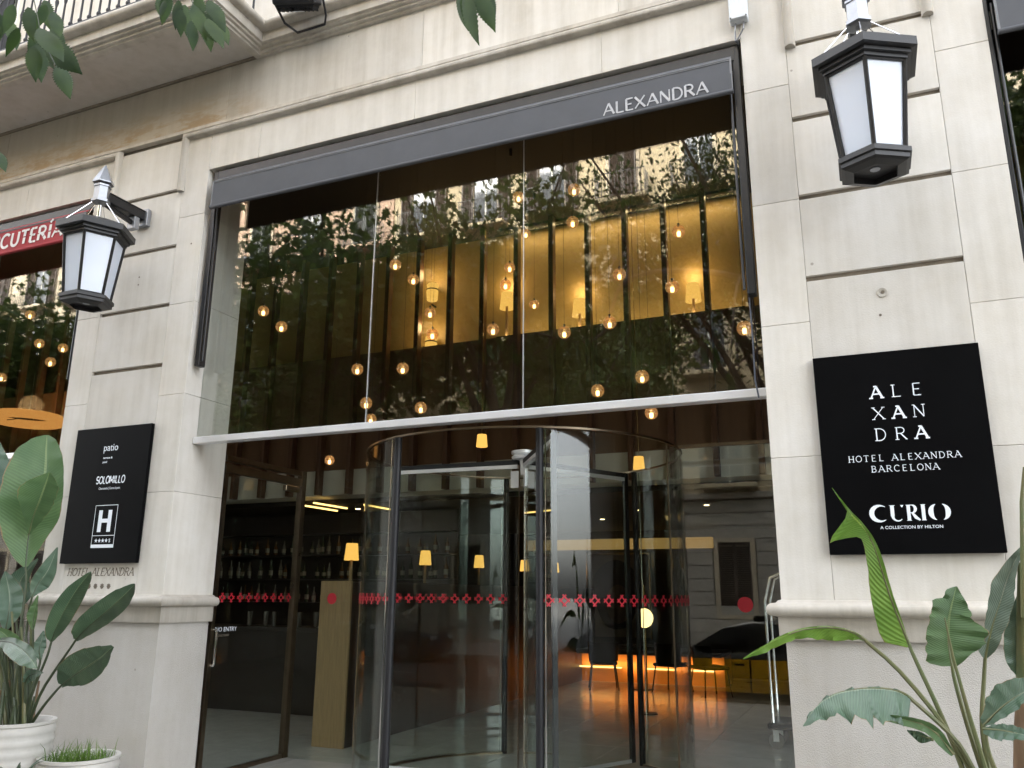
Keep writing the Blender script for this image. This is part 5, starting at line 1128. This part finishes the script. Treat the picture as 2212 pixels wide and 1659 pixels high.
def apartment(x0, x1, mat, label, cols, seed, shut='shutter', floors=5, hgt=23):
    rg = random.Random(seed); t = thing('apartment_building', ((x0 + x1) / 2, OY, -.2), label, 'building')
    MB().box(x0, x1, OY - 10, OY, 5.2, hgt).build('upper_wall', M[mat], t); MB().box(x0, x1, OY - 10, OY - .06, -.2, 5.2).build('ground_wall_core', M['core'], t)
    # rusticated courses of the ground floor
    sp = (x1 - x0) / cols
    for r_ in range(10):
        z0 = .35 + r_ * .46; edges = [x0]
        for c in range(cols):
            cx = x0 + sp * (c + .5)
            if z0 > .9 and z0 < 3.4: edges += [cx - .75, cx + .75]
        edges.append(x1)
        for u, v in zip(edges[::2], edges[1::2]): MB().cbox(u + .01, v - .01, OY - .06, OY + .02, z0 + .012, z0 + .448, .012).build('course', M['ashlar'], t)
    MB().box(x0, x1, OY - .06, OY + .10, -.2, .345).build('base_course', M['ashlar'], t); MB().cbox(x0, x1, OY - .06, OY + .16, 5.0, 5.22, .03).build('string_course', M['ashlar'], t); MB().cbox(x0, x1, OY - .2, OY + .5, hgt - .5, hgt, .06).build('cornice', M[mat], t)
    smesh = None
    for c in range(cols):
        cx = x0 + sp * (c + .5)
        gw = MB().box(cx - .72, cx + .72, OY - .05, OY + .03, .82, .96).box(cx - .72, cx + .72, OY - .05, OY + .03, 3.46, 3.60).box(cx - .72, cx - .56, OY - .05, OY + .03, .961, 3.459).box(cx + .56, cx + .72, OY - .05, OY + .03, .961, 3.459).build('ground_window', M['ochre'], t)
        if smesh is None: smesh = shutter_mesh(.55, 2.48)
        for k in (0, 1):
            s = MB(); s.v = [(x + cx - .55 + k * .555, y + OY - .05, z + .97) for x, y, z in smesh.v]; s.f = list(smesh.f); s.build('shutter', M[shut], gw)
    s2 = shutter_mesh(.5, 2.3)
    for f in range(floors):
        z = 5.55 + f * 3.45
        for c in range(cols):
            cx = x0 + sp * (c + .5); wn = MB().box(cx - .66, cx + .66, OY - .001, OY + .05, z + 2.42, z + 2.62).box(cx - .66, cx - .52, OY - .001, OY + .05, z, z + 2.419).box(cx + .52, cx + .66, OY - .001, OY + .05, z, z + 2.419).build('window', M['ochre'], t)
            MB().box(cx - .519, cx + .519, OY + .002, OY + .012, z, z + 2.418).build('pane', M['sky_pane'], wn); MB().box(cx - .025, cx + .025, OY + .0125, OY + .03, z, z + 2.4).build('mullion', M['white_band'], wn)
            st_ = rg.random()
            for k in (0, 1):
                if st_ < .75:
                    ox = (cx - .52 if k == 0 else cx + .02) if st_ < .3 else (cx - 1.06 if k == 0 else cx + .56)
                    s = MB(); s.v = [(x + ox, y + OY + .052, zz + z + .05) for x, y, zz in s2.v]; s.f = list(s2.f); s.build('shutter', M[shut], wn)
            bl = MB().cbox(cx - 1.0, cx + 1.0, OY + .0, OY + .62, z - .22, z - .06, .03).build('balcony', M[mat], t)
            rl = MB().box(cx - .97, cx + .97, OY + .55, OY + .58, z + .94, z + .97).box(cx - .97, cx + .97, OY + .55, OY + .58, z + .02, z + .04)
            for k in range(16): rl.box(cx - .95 + k * .126, cx - .935 + k * .126, OY + .557, OY + .572, z + .041, z + .939)
            for k in range(5):
                for sx in (-.965, .95): rl.box(cx + sx, cx + sx + .015, OY + .05 + k * .1, OY + .065 + k * .1, z - .06, z + .95)
            rl.build('railing', M['iron'], bl)
    return t
A1 = apartment(-17.2, -.1, 'cream', 'cream apartment house with balconies mirrored in the middle of the main window', 6, 3)
apartment(-34, -17.25, 'rusty', 'pinkish apartment house mirrored at the left of the main window', 6, 5, 'shutter_g')
apartment(-52, -34.05, 'ochre', 'pale apartment house mirrored at the left bay under the red awning', 6, 11)
apartment(-.05, 17, 'ochre', 'pale apartment house with green shutters mirrored in the right pane', 6, 8, 'shutter_g')
fonttext('sita murt/', 0, 0, .45, 0, M['letter'], A1, name='shop_lettering')
so = A1.children[-1]; so.data.transform(Matrix.Translation((-9.2, OY + .03, 3.85)) @ Matrix.Rotation(math.pi, 4, 'Z'))
# street lamp
p = at(517, 560, 6.6); sl = thing('street_lamp', (p.x - .9, -6.3, -.15), 'street lamp with white curved head mirrored at the left window edge', 'street lamp')
MB().tube([(p.x - .9, -6.3, -.15), (p.x - .9, -6.3, p.z + .15)], [.07, .045], 10).build('pole', M['grey_metal'], sl, True)
MB().tube([(p.x - .9, -6.3, p.z + .1), (p.x - .5, -6.3, p.z + .14), (p.x - .2, -6.3, p.z + .05)], .03, 8).build('arm', M['grey_metal'], sl, True)
m = MB()
for i in range(7):
    s = i / 6; w_ = .11 * math.sin(math.pi * (.15 + .8 * s)); m.v += [(p.x - .25 + .55 * s, -6.3 - w_, p.z), (p.x - .25 + .55 * s, -6.3, p.z + .09 * math.sin(math.pi * (.2 + .75 * s))), (p.x - .25 + .55 * s, -6.3 + w_, p.z), (p.x - .25 + .55 * s, -6.3, p.z - .03)]
for i in range(6):
    for k in range(4): m.f.append((i * 4 + k, i * 4 + 4 + k, i * 4 + 4 + (k + 1) % 4, i * 4 + (k + 1) % 4))
m.f += [(0, 1, 2, 3), (27, 26, 25, 24)]; m.build('head', M['plastic'], sl, True)
# cars
M['taxi_black'] = pbr('black_car_paint', (.008, .008, .009), .18, coat=1); M['taxi_yellow'] = pbr('yellow_car_paint', (.78, .42, .01), .2, coat=1); M['blue_paint'] = pbr('blue_car_paint', (.02, .035, .06), .2, coat=1)
M['tyre'] = pbr('tyre', (.012, .012, .012), .85); M['car_glass'] = pbr('car_glass', (.01, .012, .013), .05, spec=.9); M['lamp_red'] = pbr('tail_lamp', (.4, .01, .01), .2); M['lamp_clear'] = pbr('head_lamp', (.6, .62, .65), .15)
def car(name, loc, rz, body, door, label, taxi=False):
    t = thing(name, (0, 0, 0), label, 'car')
    prof = [(-2.25, .30, .62, .70), (-2.15, .22, .80, .80), (-1.7, .20, .90, .87), (-1.0, .19, .95, .90), (0, .19, .96, .90), (1.0, .19, .97, .90), (1.7, .20, .98, .88), (2.1, .24, .96, .82), (2.22, .34, .80, .74)]
    m = MB()
    for x, zb, zt, w_ in prof: m.v += [(x, -w_ * .92, zb), (x, -w_, zb + .25), (x, -w_ * .98, zt - .12), (x, -w_ * .88, zt), (x, w_ * .88, zt), (x, w_ * .98, zt - .12), (x, w_, zb + .25), (x, w_ * .92, zb)]
    for i in range(len(prof) - 1):
        for k in range(8): m.f.append((i * 8 + k, i * 8 + 8 + k, i * 8 + 8 + (k + 1) % 8, i * 8 + (k + 1) % 8))
    m.f += [tuple(range(8)), tuple(reversed(range((len(prof) - 1) * 8, len(prof) * 8)))]; m.build('body', M[body], t, True)
    cab = [(-1.05, .95, .95, .80), (-.35, 1.36, .94, .66), (.2, 1.45, .94, .64), (1.0, 1.44, .94, .64), (1.75, 1.28, .94, .62), (2.08, .98, .94, .74)]
    m = MB()
    for x, zt, zb, w_ in cab: m.v += [(x, -.80, zb), (x, -w_, zt), (x, w_, zt), (x, .80, zb)]
    for i in range(len(cab) - 1):
        for k in range(4): m.f.append((i * 4 + k, i * 4 + 4 + k, i * 4 + 4 + (k + 1) % 4, i * 4 + (k + 1) % 4))
    m.f += [(0, 1, 2, 3), (23, 22, 21, 20)]; m.build('cabin_glass', M['car_glass'], t, True)
    MB().add([(-.30, -.64, 1.395), (.2, -.63, 1.462), (1.0, -.63, 1.452), (1.7, -.61, 1.31), (-.30, .64, 1.395), (.2, .63, 1.462), (1.0, .63, 1.452), (1.7, .61, 1.31), (-.30, -.66, 1.35), (.2, -.65, 1.43), (1.0, -.65, 1.42), (1.7, -.63, 1.28), (-.30, .66, 1.35), (.2, .65, 1.43), (1.0, .65, 1.42), (1.7, .63, 1.28)], [(0, 1, 5, 4), (1, 2, 6, 5), (2, 3, 7, 6), (0, 8, 9, 1), (1, 9, 10, 2), (2, 10, 11, 3), (4, 5, 13, 12), (5, 6, 14, 13), (6, 7, 15, 14), (0, 4, 12, 8), (3, 11, 15, 7), (8, 12, 13, 9), (9, 13, 14, 10), (10, 14, 15, 11)]).build('roof', M[body], t)
    for s in (-1, 1):
        MB().tube([(-.3, .66 * s, 1.38), (.2, .64 * s, 1.47), (1.0, .64 * s, 1.46), (1.7, .62 * s, 1.32)], .018, 6).build('roof_rail', M['chrome'], t, True)
        for x0, x1 in ((-.95, .12), (.15, 1.15)):
            d = MB().add([(x0, .915 * s, .32), (x1, .915 * s, .32), (x1, .905 * s, .86), (x0, .905 * s, .86), (x0, .89 * s, .32), (x1, .89 * s, .32), (x1, .88 * s, .86), (x0, .88 * s, .86)], [(0, 1, 2, 3), (7, 6, 5, 4), (0, 4, 5, 1), (1, 5, 6, 2), (2, 6, 7, 3), (3, 7, 4, 0)]).build('door', M[door], t)
            MB().cbox(x1 - .25, x1 - .08, min(.915 * s, .94 * s), max(.915 * s, .94 * s), .76, .79, .005).build('handle', M['black_sign'], d)
        for x in (.13, 1.18): MB().tube([(x, .81 * s, .95), (x - .02, .655 * s, 1.40)], .03, 6).build('pillar', M[body], t)
        MB().cbox(-.98, -.78, min(.9 * s, 1.02 * s), max(.9 * s, 1.02 * s), .93, 1.06, .02).build('mirror', M[body], t)
        for x in (-1.38, 1.35):
            w_ = MB().tube([(x, .70 * s, .32), (x, .91 * s, .32)], .32, 24).build('wheel', M['tyre'], t); MB().lathe([(.19, 0), (.2, .01), (.05, .02)], 20).build('rim', M['grey_metal'], w_).data.transform(Matrix.Translation((x, .912 * s, .32)) @ Matrix.Rotation(R(-90 * s), 4, 'X'))
        MB().cbox(-2.235, -2.0, min(.45 * s, .76 * s), max(.45 * s, .76 * s), .62, .74, .02).build('headlight', M['lamp_clear'], t); MB().cbox(2.08, 2.225, min(.5 * s, .76 * s), max(.5 * s, .76 * s), .68, .86, .02).build('tail_light', M['lamp_red'], t)
    if taxi: MB().cbox(.15, .35, -.2, .2, 1.475, 1.58, .02).build('taxi_sign', M['black_sign'], t)
    t.location = loc; t.rotation_euler.z = rz; return t
car('taxi_car', (-2.2, -7.45, -.33), 0, 'taxi_black', 'taxi_yellow', 'black and yellow taxi mirrored in the pane right of the revolving door', True)
car('parked_car', (-13.0, -14.4, -.33), math.pi, 'blue_paint', 'blue_paint', 'dark blue car parked across the road mirrored low in the doors')
